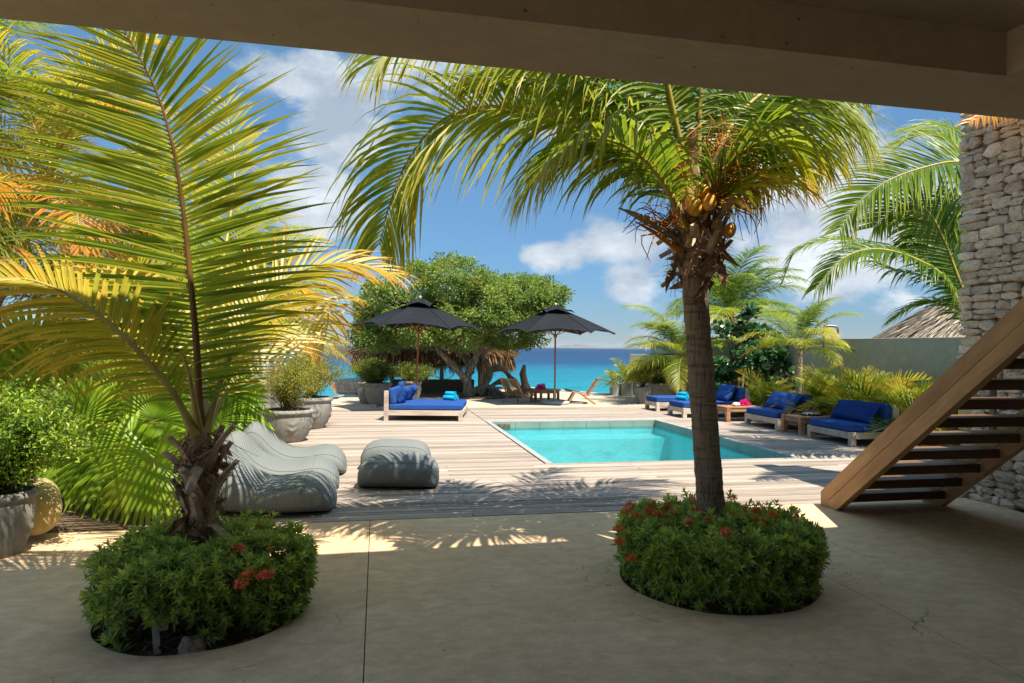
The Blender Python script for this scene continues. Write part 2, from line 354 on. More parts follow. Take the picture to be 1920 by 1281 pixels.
class MB:
    def __init__(s):
        s.V = []; s.F = []; s.n = 0; s.A = []

    def add(s, v, f, mat=0, smooth=False, a=None):
        v = np.asarray(v, float).reshape(-1, 3)
        if isinstance(f, np.ndarray): groups = [f]
        else:
            groups = []
            for k in sorted(set(len(x) for x in f)): groups.append(np.array([x for x in f if len(x) == k], int))
        for g in groups: s.F.append((g + s.n, mat, smooth))
        s.V.append(v); s.n += len(v)
        s.A.append(np.full(len(v), .5) if a is None else np.broadcast_to(np.asarray(a, float), (len(v),)))
        return s

    def xf(s, M, loc=(0, 0, 0)):
        M = np.asarray(M, float); s.V = [v @ M.T + np.asarray(loc) for v in s.V]; return s

    def mesh(s, name, mats, origin=None):
        me = bpy.data.meshes.new(name)
        V = np.concatenate(s.V); A = np.concatenate(s.A)
        if origin is not None: V = V - np.asarray(origin)
        me.vertices.add(len(V)); me.vertices.foreach_set('co', V.astype('f').ravel())
        li = np.concatenate([g.ravel() for g, _, _ in s.F]); tot = np.concatenate([np.full(len(g), g.shape[1]) for g, _, _ in s.F])
        mi = np.concatenate([np.full(len(g), m) for g, m, _ in s.F]); sm = np.concatenate([np.full(len(g), x) for g, _, x in s.F])
        me.loops.add(len(li)); me.loops.foreach_set('vertex_index', li.astype('i'))
        me.polygons.add(len(tot)); st = np.concatenate([[0], np.cumsum(tot)[:-1]])
        me.polygons.foreach_set('loop_start', st.astype('i')); me.polygons.foreach_set('loop_total', tot.astype('i'))
        me.polygons.foreach_set('material_index', mi.astype('i')); me.polygons.foreach_set('use_smooth', sm.astype(bool))
        at = me.attributes.new('v', 'FLOAT', 'POINT'); at.data.foreach_set('value', A.astype('f'))
        for m in (mats if isinstance(mats, (list, tuple)) else [mats]): me.materials.append(MATS[m])
        me.update(calc_edges=True)
        return me

    def box(s, c, size, r=.0, R=None, mat=0, bulge=0, smooth=None, n=0):
        """rounded box: centre, size, edge radius, optional rotation, puffed top"""
        h = np.asarray(size, float) / 2
        if r <= 0:
            v = np.array([[x, y, z] for x in (-1, 1) for y in (-1, 1) for z in (-1, 1)]) * h
            f = [(0, 1, 3, 2), (4, 6, 7, 5), (0, 4, 5, 1), (2, 3, 7, 6), (0, 2, 6, 4), (1, 5, 7, 3)]
        else:
            r = min(r, h.min() * .999)
            def lin(a):
                k = 2 if n == 0 else 5
                ed = [-h[a] + r * (1 - math.cos(i / k * math.pi / 2) * 1) if False else -h[a] + r * i / k for i in range(k)]
                mid = list(np.linspace(-(h[a] - r), h[a] - r, 2 if n == 0 else n))
                return ed + mid + [-e for e in ed[::-1]]
            ls = [lin(0), lin(1), lin(2)]; idx = {}; v = []; f = []
            def vid(p):
                k = tuple(round(q, 6) for q in p)
                if k not in idx: idx[k] = len(v); v.append(p)
                return idx[k]
            for a in range(3):
                b, c_ = (a + 1) % 3, (a + 2) % 3
                for sg in (-1, 1):
                    for i in range(len(ls[b]) - 1):
                        for j in range(len(ls[c_]) - 1):
                            q = []
                            for (ii, jj) in ((i, j), (i + 1, j), (i + 1, j + 1), (i, j + 1)):
                                p = [0, 0, 0]; p[a] = sg * h[a]; p[b] = ls[b][ii]; p[c_] = ls[c_][jj]; q.append(vid(p))
                            f.append(tuple(q if sg > 0 else q[::-1]))
            v = np.array(v); inner = np.clip(v, -(h - r), h - r); v = inner + unit(v - inner + 1e-12) * r
            if bulge:
                v[:, 2] += np.sign(v[:, 2]) * bulge * np.clip(1 - (v[:, 0] / h[0]) ** 2, 0, 1) * np.clip(1 - (v[:, 1] / h[1]) ** 2, 0, 1)
        if R is not None: v = v @ np.asarray(R).T
        return s.add(v + np.asarray(c), f, mat, (r > 0 and n > 0) if smooth is None else smooth)

    def tube(s, pts, rad, k=8, mat=0, a=None, cap=True, smooth=True, flat=1.0):
        pts = np.asarray(pts, float); n = len(pts); rad = np.broadcast_to(np.asarray(rad, float), (n,))
        T = unit(np.gradient(pts, axis=0)); up = np.array([0, 0, 1.]) if abs(T[0][2]) < .9 else np.array([1., 0, 0])
        X = unit(np.cross(T[0], up)); rows = []
        for i in range(n):
            X = unit(X - T[i] * X.dot(T[i])); Y = np.cross(T[i], X)
            an = np.arange(k) / k * 2 * math.pi
            rr = rad[i]
            rows.append(pts[i] + rr * (np.cos(an)[:, None] * X + flat * np.sin(an)[:, None] * Y))
        v = np.concatenate(rows)
        i, j = np.meshgrid(np.arange(n - 1), np.arange(k), indexing='ij')
        f = np.stack([i * k + j, i * k + (j + 1) % k, (i + 1) * k + (j + 1) % k, (i + 1) * k + j], -1).reshape(-1, 4)
        av = None if a is None else np.repeat(np.broadcast_to(a, (n,)), k)
        s.add(v, f, mat, smooth, av)
        if cap:
            s.add(rows[0], [tuple(range(k))[::-1]], mat, False, None if a is None else av[0]); s.add(rows[-1], [tuple(range(k))], mat, False, None if a is None else av[-1])
        return s

    def lathe(s, c, prof, k=40, mat=0, mod=None, smooth=True):
        prof = np.asarray(prof, float); n = len(prof); an = np.arange(k) / k * 2 * math.pi
        R = np.repeat(prof[:, 0][:, None], k, 1); Z = np.repeat(prof[:, 1][:, None], k, 1)
        if mod is not None: R = R + mod(np.broadcast_to(an, R.shape), Z, R)
        v = np.stack([R * np.cos(an), R * np.sin(an), Z], -1).reshape(-1, 3) + np.asarray(c)
        i, j = np.meshgrid(np.arange(n - 1), np.arange(k), indexing='ij')
        f = np.stack([i * k + j, i * k + (j + 1) % k, (i + 1) * k + (j + 1) % k, (i + 1) * k + j], -1).reshape(-1, 4)
        return s.add(v, f, mat, smooth)

    def poly(s, loop, z0, z1, holes=(), mat=0):
        """flat plate from an outline (holes allowed) with thickness"""
        loops = [list(map(tuple, loop))] + [list(map(tuple, h)) for h in holes]
        flat = [p for l in loops for p in l]
        tri = tessellate_polygon([[Vector((x, y, 0)) for x, y in l] for l in loops])
        v1 = [(x, y, z1) for x, y in flat]; tr = []
        for a, b, c in tri:
            A, B, C_ = flat[a], flat[b], flat[c]
            cr = (B[0] - A[0]) * (C_[1] - A[1]) - (B[1] - A[1]) * (C_[0] - A[0])
            tr.append((a, b, c) if cr > 0 else (a, c, b))
        s.add(v1, tr, mat)
        o = 0
        for l in loops:
            m = len(l); vv = [(x, y, z1) for x, y in l] + [(x, y, z0) for x, y in l]
            s.add(vv, [(i, i + m, (i + 1) % m + m, (i + 1) % m) for i in range(m)], mat); o += m
        return s


def setp(o, label=None, cat=None, group=None, kind=None):
    if label: o['label'] = label
    if cat: o['category'] = cat
    if group: o['group'] = group
    if kind: o['kind'] = kind
    return o


def thing(name, label, cat, loc=(0, 0, 0), rz=0.0, group=None):
    o = bpy.data.objects.new(name, None); COL.objects.link(o); o.location = loc; o.rotation_euler = (0, 0, rz)
    o.empty_display_size = .1
    return setp(o, label, cat, group)


def part(name, mb, mats, parent=None, local=True, label=None, kind=None):
    """one mesh object; local=False: its vertices are in world space and its parent is an unrotated thing"""
    org = None if (local or parent is None) else tuple(parent['_o']) if '_o' in parent else tuple(parent.location)
    o = bpy.data.objects.new(name, mb.mesh(name, mats, org) if isinstance(mb, MB) else mb)
    COL.objects.link(o)
    if parent is not None: o.parent = parent
    if label: o['label'] = label
    if kind: o['kind'] = kind
    return o


def solo(name, mb, mats, label, cat, group=None):
    """a thing that is one mesh, origin at its foot"""
    V = np.concatenate(mb.V); c = (V.min(0) + V.max(0)) / 2; c[2] = V[:, 2].min()
    o = bpy.data.objects.new(name, mb.mesh(name, mats, c)); o.location = c; COL.objects.link(o)
    return setp(o, label, cat, group)


def struct(name, mb, mats, parent=None):
    o = part(name, mb, mats, parent, local=True)
    if parent is None: o['kind'] = 'structure'
    return o


def dup(o, loc, rz=0.0, label=None, group=None, scale=None):
    r = o.copy(); COL.objects.link(r); r.location = loc; r.rotation_euler = (0, 0, rz)
    if scale: r.scale = (scale,) * 3
    if label: r['label'] = label
    if group: r['group'] = group
    for ch in list(o.children):
        c = ch.copy(); COL.objects.link(c); c.parent = r
        for g in ch.children:
            d = g.copy(); COL.objects.link(d); d.parent = c
    return r


def rot(ax, an):
    return np.array(Matrix.Rotation(an, 3, ax))


def spline(pts, n):
    """Catmull-Rom through pts, resampled evenly"""
    p = np.asarray(pts, float); p = np.vstack([2 * p[0] - p[1], p, 2 * p[-1] - p[-2]]); o = []
    for i in range(1, len(p) - 2):
        for t_ in np.linspace(0, 1, 16, endpoint=False):
            a, b, c, d = p[i - 1:i + 3]
            o.append(.5 * ((2 * b) + (c - a) * t_ + (2 * a - 5 * b + 4 * c - d) * t_ ** 2 + (3 * b - a - 3 * c + d) * t_ ** 3))
    o.append(p[-2]); o = np.array(o)
    s = np.concatenate([[0], np.cumsum(np.linalg.norm(np.diff(o, axis=0), axis=1))]); q = np.linspace(0, s[-1], n)
    return np.stack([np.interp(q, s, o[:, i]) for i in range(3)], -1)


# ------------------------------------------------------------------ foliage
def frond(ctrl, Ln=.8, n=55, droop=.5, up=(0, 0, 1), a0=25, a1=60, w=.034, lift=.1, v=.35, vt=.25, seed=0, bare=.14, r=.016, K=5, tipv=.25, stemmat=1, asym=(1, 1), jit=.08, missing=.0, pk=.35, aexp=1.5):
    """palm frond: stalk with two rows of folded leaflets that droop under their weight"""
    g = np.random.default_rng(seed + 11); mb = MB()
    pts = spline(ctrl, n + 1); nb = max(2, int(bare * n))
    up = unit(np.array(up, float)); T = unit(np.gradient(pts, axis=0))
    tt = np.linspace(0, 1, n + 1)
    mb.tube(pts, r * (1.35 - 1.15 * tt) * np.where(tt < .1, 1.5 - 5 * tt, 1), 6, stemmat, a=v)
    ids = np.arange(nb, n + 1); t_ = (tt[ids] - tt[nb]) / (1 - tt[nb])
    prof = np.clip(.35 + 2.2 * t_, 0, 1) * (1 - .62 * np.clip((t_ - pk) / (1 - pk), 0, 1) ** 1.6)
    for side in (-1, 1):
        m = len(ids); o = pts[ids] + T[ids] * (g.random((m, 1)) - .5) * .015
        S = unit(np.cross(T[ids], up)); N = unit(np.cross(S, T[ids]))
        an = np.radians(a0 + (a1 - a0) * t_ ** aexp + g.normal(0, 2.5, m))[:, None]
        d = unit(np.cos(an) * side * S + np.sin(an) * T[ids] + (lift + g.normal(0, jit, (m, 1))) * N)
        Lk = Ln * prof * asym[0 if side < 0 else 1] * (1 + g.normal(0, .06, m))
        if missing: Lk = np.where(g.random(m) < missing, Lk * .15, Lk)
        dr = droop * (1 + g.normal(0, .25, m))[:, None]
        p = o.copy(); rows = []; wk = [.45, 1.0, 1.0, .85, .6, .32, .03] if K == 6 else [.5, 1.0, .95, .7, .36, .03] if K == 5 else [.5, 1, .85, .5, .03] if K == 4 else [.5, 1, .7, .04]
        vv = []; vr = v + g.normal(0, .06, m)
        for k in range(K + 1):
            Wd = unit(np.cross(d, N)); fn = unit(np.cross(Wd, d)); ww = (w / 2 * wk[k] * np.sqrt(np.maximum(prof, .2)))[:, None]
            rows.append(np.stack([p - Wd * ww, p - fn * ww * .55, p + Wd * ww], 1))
            vv.append(np.repeat((vr + vt * t_ + tipv * (k / K) ** 2)[:, None], 3, 1))
            p = p + d * (Lk / K)[:, None]
            d = unit(d + np.array([0, 0, -1.]) * dr * (.35 + .9 * k / K) / K * 1.6 + g.normal(0, .02, (m, 3)))
        Vv = np.stack(rows, 1).reshape(-1, 3); Av = np.stack(vv, 1).reshape(-1)       # m,(K+1),3
        b = (np.arange(m) * (K + 1) * 3)[:, None, None] + (np.arange(K) * 3)[None, :, None] + np.arange(2)[None, None, :]
        f = np.stack([b, b + 1, b + 4, b + 3], -1).reshape(-1, 4)
        mb.add(Vv, f, 0, False, np.clip(Av, 0, 1))
    return mb


def arch(L_, e0, bend, n=8):
    """rachis in the xz plane: starts at elevation e0 (deg), bends down by bend (deg)"""
    p = [np.zeros(3)]; e = math.radians(e0)
    for i in range(n):
        p.append(p[-1] + np.array([math.cos(e), 0, math.sin(e)]) * L_ / n); e -= math.radians(bend) / n * (.5 + i / n)
    return p


PROTO = {}


def frond_proto(kind, e0, v, seed):
    k = (kind, e0, round(v, 1), seed % 3)
    if k not in PROTO:
        if kind == 'coco':
            mb = frond(arch(2.3, e0, 95 if e0 > 30 else 60), .72, 66, 1.25, (0, 0, 1) if e0 < 80 else (-1, 0, 0), w=.027, v=v, seed=seed, K=4, r=.014, bare=.16)
        elif kind == 'areca':
            mb = frond(arch(1.1, e0, 80), .34, 36, .35, (0, 0, 1) if e0 < 80 else (-1, 0, 0), a0=38, a1=62, w=.020, v=v, seed=seed, K=3, r=.007, bare=.25, lift=.35)
        PROTO[k] = mb.mesh('frond', ['palm_leaf', 'petiole'])
    return PROTO[k]


def ring_palm(name, label, cat, base, crown, nf, kind='coco', sc=1.0, v=.35, rt=(.13, .1), group=None, seed=1, elev=(80, 60, 40, 20, 0, -20), trunk='palm_bark', vs=.15, az=None, trunkless=False):
    base = np.asarray(base, float); crown = np.asarray(crown, float)
    T_ = thing(name, label, cat, tuple(base), 0, group); g = np.random.default_rng(seed)
    if not trunkless:
        mid = (base + crown) / 2 + np.array([g.normal(0, .05), g.normal(0, .05), 0])
        n = 24; pt = spline([base, mid, crown], n); rr = np.linspace(rt[0], rt[1], n) * (1 + .06 * np.sin(np.arange(n) * 2.6)); rr[0] *= 1.3
        part('trunk', MB().tube(pt, rr, 12), [trunk], T_, False)
    for i in range(nf):
        e = elev[i * len(elev) // nf]; vv = min(.95, max(.05, v + vs * (1 - (e + 20) / 100) * 1.5 + g.normal(0, .06)))
        o = part('frond', frond_proto(kind, e, vv, i), None, T_)
        a = (i * 137.5 + g.normal(0, 14)) if az is None else az[0] + (az[1] - az[0]) * ((i * .618) % 1)
        o.location = tuple(crown - base + np.array([0, 0, g.normal(0, .04)])); s = sc * (1 + g.normal(0, .08))
        o.rotation_euler = (g.normal(0, .12), 0, math.radians(a)); o.scale = (s, s, s)
    return T_


def leaves(mb, Pn, D, N, Ln, W, mat=0, a=.5, fold=.2, bend=.15):
    n = len(Pn); D = unit(D); S = unit(np.cross(D, N)); N = unit(np.cross(S, D))
    Ln = np.broadcast_to(Ln, (n,))[:, None]; W = np.broadcast_to(W, (n,))[:, None]
    v = np.stack([Pn, Pn + D * Ln * .5 + S * W / 2 + N * W * fold, Pn + D * Ln - N * Ln * bend, Pn + D * Ln * .5 - S * W / 2 + N * W * fold, ], 1).reshape(-1, 3)
    b = np.arange(n)[:, None] * 4; f = np.concatenate([b + [0, 1, 2], b + [0, 2, 3]])
    return mb.add(v, f, mat, False, np.repeat(np.broadcast_to(a, (n,)), 4))


def rdir(g, n):
    return unit(g.normal(0, 1, (n, 3)))


def clump_crown(mb, blobs, per, Ln, W, g, mat=0, shell=.75, v0=.5, lump=.25, hollow=.55):
    """foliage: leaf-sized faces gathered in tufts inside the given ellipsoids (centre, radii, tufts)"""
    for (c, rad, k) in blobs:
        c = np.asarray(c, float); rad = np.asarray(rad, float)
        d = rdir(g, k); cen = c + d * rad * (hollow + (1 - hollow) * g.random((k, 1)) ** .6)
        tone = v0 + g.normal(0, .16, k)
        for j in range(k):
            m = int(per * (.6 + .8 * g.random())); q = rdir(g, m); rr = lump * (.55 + .75 * g.random())
            p = cen[j] + q * rr * np.array([1.1, 1.1, .8]) * g.random((m, 1)) ** .45
            dd = unit(q * .8 + d[j] * .5 + rdir(g, m) * .7); nn = unit(np.array([0, 0, 1.]) + rdir(g, m) * .8)
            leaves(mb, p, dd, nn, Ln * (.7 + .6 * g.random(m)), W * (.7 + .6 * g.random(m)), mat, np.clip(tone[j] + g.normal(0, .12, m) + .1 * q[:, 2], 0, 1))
    return mb


def fan_leaf(c, out, R_, n=38, span=290, v=.5, seed=0, upv=(0, 0, 1), droop=.25):
    """pleated fan leaf: folded rays around a hub, free at their tips"""
    g = np.random.default_rng(seed); mb = MB(); out = unit(out); S = unit(np.cross(out, upv)); N = unit(np.cross(S, out))
    K = 6; th = np.radians(np.linspace(-span / 2, span / 2, n)); dth = np.radians(span / n) / 2
    V_ = []; A_ = []
    for j, a in enumerate(th):
        Rj = R_ * (1 - .18 * abs(a) / math.pi) * (1 + g.normal(0, .04)); tip = g.normal(0, .04)
        for k in range(K + 1):
            u = k / K; rr = Rj * (.03 + .97 * u); half = dth * rr * (1.04 if u < .72 else max(.03, (1 - u) / .28))
            d = math.cos(a) * out + math.sin(a) * S; e = -math.sin(a) * out + math.cos(a) * S
            dz = -droop * R_ * u ** 2.4 * (.8 + tip * 5); cup = .10 * R_ * u * (abs(a) / math.pi)
            base = c + d * rr + N * cup + np.array([0, 0, dz]) + e * tip * u * u * .2
            V_ += [base - e * half, base + N * min(half * .8, .02) , base + e * half]
            A_ += [v + .05 * g.normal() + .25 * u ** 3] * 3
    m = n; b = (np.arange(m) * (K + 1) * 3)[:, None, None] + (np.arange(K) * 3)[None, :, None] + np.arange(2)[None, None, :]
    f = np.stack([b, b + 1, b + 4, b + 3], -1).reshape(-1, 4)
    mb.add(np.array(V_), f, 0, False, np.clip(A_, 0, 1))
    return mb

# ================================================================== THE SETTING
def rect(x0, x1, y0, y1): return [(x0, y0), (x1, y0), (x1, y1), (x0, y1)]


LP = (-1.03, 4.51); RP = (2.41, 4.56); LR = .60; RR = .69         # the two round planting holes


def circ(c, r, n=72, wob=.0, s=0):
    return [(c[0] + r * (1 + wob * math.sin(3 * a + s) + wob * .6 * math.sin(7 * a + 2 * s)) * math.cos(a), c[1] + r * (1 + wob * math.sin(3 * a + s) + wob * .6 * math.sin(7 * a + 2 * s)) * math.sin(a)) for a in np.linspace(0, 2 * math.pi, n, endpoint=False)]


# sea, land under everything
m = MB(); m.add([(-14000, 16, -2.2), (14000, 16, -2.2), (14000, 14000, -2.2), (-14000, 14000, -2.2)], [(0, 1, 2, 3)])
struct('sea', m, ['sea_water'])
m = MB(); land = [(-40, -30), (60, -30), (60, 30), (30, 27), (12.5, 24.5), (9.5, 23.2), (8.05, 23.4), (7.2, 25.2), (6.2, 27.2), (4.0, 28.0), (-1, 27), (-3.2, 22.5), (-9, 24), (-40, 26)]
hole = rect(2.3, 6.45, 9.3, 15.0)
m.poly(land, -3.5, -.22, [circ(LP, LR + .1), circ(RP, RR + .1), hole]); struct('ground', m, ['ground_sand'])
m = MB()
hp = []
g = np.random.default_rng(3)
for k, (px, h) in enumerate(((1040, 0), (1056, 5), (1066, 9), (1074, 8), (1082, 11), (1092, 10), (1104, 7), (1120, 6), (1136, 3), (1160, 3), (1185, 4), (1215, 2), (1240, 2), (1262, 0))):
    p = P(px, 651, 9000); z = -2.2 + h * 5.0
    hp.append((p[0], p[1], z))
fr = [(x, y - 300, -2.5) for x, y, z in hp]; bk = [(x, y + 900, -2.5) for x, y, z in hp]; n = len(hp)
m.add(fr + hp + bk, [(i, i + 1, n + i + 1, n + i) for i in range(n - 1)] + [(n + i, n + i + 1, 2 * n + i + 1, 2 * n + i) for i in range(n - 1)], 0, True)
struct('island_hills', m, ['hill_scrub'])

# terrace of big concrete slabs with open joints
tf = bpy.data.objects.new('terrace_floor', None); COL.objects.link(tf); tf['kind'] = 'structure'
for (x0, x1, holes) in ((-9.9, -3.335, []), (-3.327, -.053, [circ(LP, LR, 72, .012, 1)]), (-.047, 3.227, [circ(RP, RR, 72, .008, 2)]), (3.233, 6.54, [])):
    m = MB().poly(rect(x0, x1, -5.0, 6.59), -.12, 0, holes); part('concrete_slab', m, ['terrace_concrete'], tf)
m = MB().poly(rect(-9.9, 6.54, -5, 6.59), -.2, -.035, [circ(LP, LR + .04), circ(RP, RR + .04)]); part('joint_bed', m, ['joint_dark'], tf)

# wooden deck, plank by plank
dk = bpy.data.objects.new('deck', None); COL.objects.link(dk); dk['kind'] = 'structure'
PX0, PX1, PY0, PY1 = 2.47, 6.30, 9.45, 14.85
g = np.random.default_rng(5); y = 6.615; row = 0; pitch = .1005; cache = {}
far_left = -2.05
while y < 18.35:
    yc = y + pitch / 2
    segs = [(far_left, 9.25)]
    if PY0 - .06 < yc < PY1 + .16: segs = [(far_left, PX0 - .12), (PX1 + .13, 9.25)]
    elif yc > PY1: segs = [(far_left, PX0 - .12), (PX0 - .11, 9.25)]
    for (a, b) in segs:
        cuts = [a]
        x = a + (3.0, 5.6, 4.2)[row % 3] + g.normal(0, .01)
        while x < b - 2.0 and b - a > 6: cuts.append(x); x += 5.6
        cuts.append(b)
        for k in range(len(cuts) - 1):
            ln = round(cuts[k + 1] - cuts[k] - .006, 2)
            if ln not in cache: cache[ln] = MB().box((0, 0, -.0125), (ln, pitch - .010, .025), .003).mesh('plank', ['deck_wood'])
            o = part('plank', cache[ln], None, dk); o.location = ((cuts[k] + cuts[k + 1]) / 2, yc, .0 + g.normal(0, .0015)); o.rotation_euler = (g.normal(0, .002), 0, g.normal(0, .0004))
    y += pitch; row += 1
m = MB()
for xx in (-2.0, .0, 2.2, 6.6, 7.9, 9.1): m.box((xx, 12.5, -.08), (.06, 11.7, .09))
part('joists', m, ['joint_dark'], dk)
m = MB().poly(rect(-2.05, 9.25, 6.6, 18.42), -.2, -.13, [rect(PX0 - .11, PX1 + .11, PY0 - .01, PY1 + .11)]); part('under_deck', m, ['joint_dark'], dk)

patio = [(-3.5, 18.43), (10.3, 18.43), (10.3, 22.4), (9.5, 23.1), (7.9, 23.3), (7.0, 25.1), (6.1, 27.0), (4.0, 27.7), (-.8, 26.6), (-1.2, 21.7), (-3.5, 20.4)]
struct('patio', MB().poly(patio, -.6, -.004), ['patio_concrete'])
m = MB().poly([(10.3, 22.4), (9.5, 23.12), (7.92, 23.32), (7.02, 25.12), (6.12, 27.02), (4.0, 27.72), (4.0, 27.5), (5.98, 26.85), (6.85, 25.0), (7.78, 23.14), (9.42, 22.93), (10.15, 22.3)][::-1], -.5, .035); struct('patio_kerb', m, ['pale_wall'])
g = np.random.default_rng(8); m = MB()   # raised planting bed under the big tree
m.poly([(-.4, 21.6), (1.4, 21.3), (3.6, 21.3), (5.0, 22.0), (5.2, 24.2), (2, 25.2), (-.8, 24.4)], -.1, .035); struct('tree_bed_ground', m, ['soil'])

# pool
pool = thing('swimming_pool', 'rectangular turquoise swimming pool let into the wooden deck', 'swimming pool', (4.4, 12.1, 0))
m = MB(); x0, x1, y0, y1, zb = PX0, PX1, PY0, PY1, -1.30
def quad(m, pts, mat=0): m.add(pts, [(0, 1, 2, 3)], mat)
quad(m, [(x0, y0, zb), (x1, y0, zb), (x1, y1, zb), (x0, y1, zb)])
zt = -.19
for (a, b) in (((x0, y1), (x1, y1)), ((x1, y1), (x1, y0)), ((x1, y0), (x0, y0)), ((x0, y0), (x0, y1))):
    quad(m, [(*a, zb), (*b, zb), (*b, zt), (*a, zt)])
part('basin', m, ['pool_tile'], pool, False)
m = MB(); m.box(((x0 + x1) / 2, y1 - .40, -.80), (x1 - x0 - .01, .8, .98)); part('ledge', m, ['pool_step'], pool, False)
m = MB(); w_ = .05
for i in range(7):          # waterline tiles, one by one
    ww = (x1 - x0) / 7; part('edge_tile', MB().box((x0 + (i + .5) * ww, y1 + .02, -.10), (ww - .006, .05, .185)), ['pool_band'], pool, False)
for i in range(10):
    ww = (y1 - y0) / 10
    part('edge_tile', MB().box((x1 + .02, y0 + (i + .5) * ww, -.10), (.05, ww - .006, .185)), ['pool_band'], pool, False)
    part('edge_tile', MB().box((x0 - .02, y0 + (i + .5) * ww, -.10), (.05, ww - .006, .185)), ['pool_band'], pool, False)
part('edge_tile', MB().box(((x0 + x1) / 2, y0 - .02, -.10), (x1 - x0, .05, .185)), ['pool_band'], pool, False)
m = MB(); m.box(((x0 + x1) / 2, y1 + .085, -.005), (x1 - x0 + .2, .17, .03), .004); part('coping', m, ['coping'], pool, False)
m = MB(); m.box((x0 - .055, (y0 + y1) / 2 + .03, -.006), (.10, y1 - y0 + .1, .03), .004); part('coping', m, ['coping'], pool, False)
m = MB(); m.box((x1 + .06, (y0 + y1) / 2 + .03, -.006), (.11, y1 - y0 + .1, .03), .004); part('coping', m, ['coping'], pool, False)
m = MB(); m.box((x0 + .28, y1 - .012, -.10), (.30, .03, .09), .004); part('skimmer_opening', m, ['soil'], pool, False)
m = MB(); quad(m, [(x0, y0, -.135), (x1, y0, -.135), (x1, y1, -.135), (x0, y1, -.135)]); part('water', m, ['pool_water'], pool, False)

# roof over the terrace
BY0, BY1, BZ = 2.77, 3.27, 3.03
m = MB(); m.box(((-4.0 + 3.06) / 2, (BY0 + BY1) / 2, (BZ + 4.55) / 2), (3.06 + 4.0, BY1 - BY0, 4.55 - BZ)); struct('roof_beam', m, ['ceiling_plaster'])
m = MB(); m.box(((3.062 + 9.3) / 2, (-3 + BY1) / 2, (BZ + 4.55) / 2), (9.3 - 3.062, BY1 + 3, 4.55 - BZ)); struct('cross_beam', m, ['ceiling_plaster'])
m = MB(); m.box(((-4.0 + 3.06) / 2, (-3 + BY0) / 2 - .001, 3.9), (3.06 + 4.0, BY0 + 3 - .002, 1.30)); struct('ceiling', m, ['ceiling_plaster'])

m = MB(); m.box((1.65, -3.2, 1.9), (9.7, .35, 4.2)); struct('back_wall', m, ['ceiling_plaster'])

piv = Matrix.Translation((-1.6, 3.3, 0)) @ Matrix.Rotation(math.radians(1.15), 4, 'Z') @ Matrix.Translation((1.6, -3.3, 0))   # the house stands slightly askew to the deck
for o in COL.objects:
    if o.name in ('roof_beam', 'cross_beam', 'ceiling', 'back_wall'): o.matrix_world = piv

# stone wall beside the stairs: core plus stones laid one by one
sw = thing('stone_wall', 'tall dry laid limestone wall behind the wooden stairs', 'wall', (6.8, 3.0, 0))
WX, WY1, WZ = 6.54, 6.70, 4.42
part('core', MB().box((6.885, (WY1 - 5.2) / 2 - .05, WZ / 2 - .02), (.56, WY1 + 5.2 - .1, WZ - .04)), ['dark_mortar'], sw, False)
g = np.random.default_rng(21)
def stone_proto(seed):
    gg = np.random.default_rng(seed); idx = {}; v = []; f = []
    for a in range(3):
        b, c = (a + 1) % 3, (a + 2) % 3
        for sg in (-1, 1):
            for i in range(3):
                for j in range(3):
                    q = []
                    for ii, jj in ((i, j), (i + 1, j), (i + 1, j + 1), (i, j + 1)):
                        p = [0, 0, 0]; p[a] = sg; p[b] = ii * 2 / 3 - 1; p[c] = jj * 2 / 3 - 1; k = tuple(round(t_, 3) for t_ in p)
                        if k not in idx: idx[k] = len(v); v.append(p)
                        q.append(idx[k])
                    f.append(tuple(q if sg > 0 else q[::-1]))
    v = np.array(v, float); pn = 12.0 + 14 * gg.random()
    s = (np.abs(v) ** pn).sum(1) ** (1 / pn); v = v / s[:, None]
    v[:, 1] *= 1 + gg.normal(0, .10) * v[:, 2]; v[:, 2] *= 1 + gg.normal(0, .14) * v[:, 1]
    v[:, 1:] += gg.normal(0, .10, (len(v), 2)); v[:, 0] += gg.normal(0, .05, len(v))
    return MB().add(v, f, 0, True).mesh('stone', ['lime_stone'])
protos = [stone_proto(i) for i in range(14)]
rects = []
def split(y0, y1, z0, z1, dep=0):
    w, h = y1 - y0, z1 - z0
    tw, th = .15 + .14 * g.random(), .068 + .07 * g.random()
    if h > th * 1.5 and (h / th >= w / tw * .8 or w < tw * 1.2):
        c = z0 + h * (.36 + .28 * g.random()); split(y0, y1, z0, c, dep + 1); split(y0, y1, c, z1, dep + 1)
    elif w > tw * 1.4:
        c = y0 + w * (.33 + .34 * g.random()); split(y0, c, z0, z1, dep + 1); split(c, y1, z0, z1, dep + 1)
    else: rects.append((y0, y1, z0, z1))
zr = 0.0
while zr < WZ - .05:                       # uneven courses
    h = min(.26 + .14 * g.random(), WZ - zr); yy = WY1
    if WZ - zr - h < .12: h = WZ - zr
    while yy > 2.4:
        w = .45 + .4 * g.random(); split(yy - w, yy, zr + g.normal(0, .012), zr + h + g.normal(0, .012)); yy -= w
    zr += h
rects.sort(key=lambda r: -(r[0] + r[1]))
rest = MB()
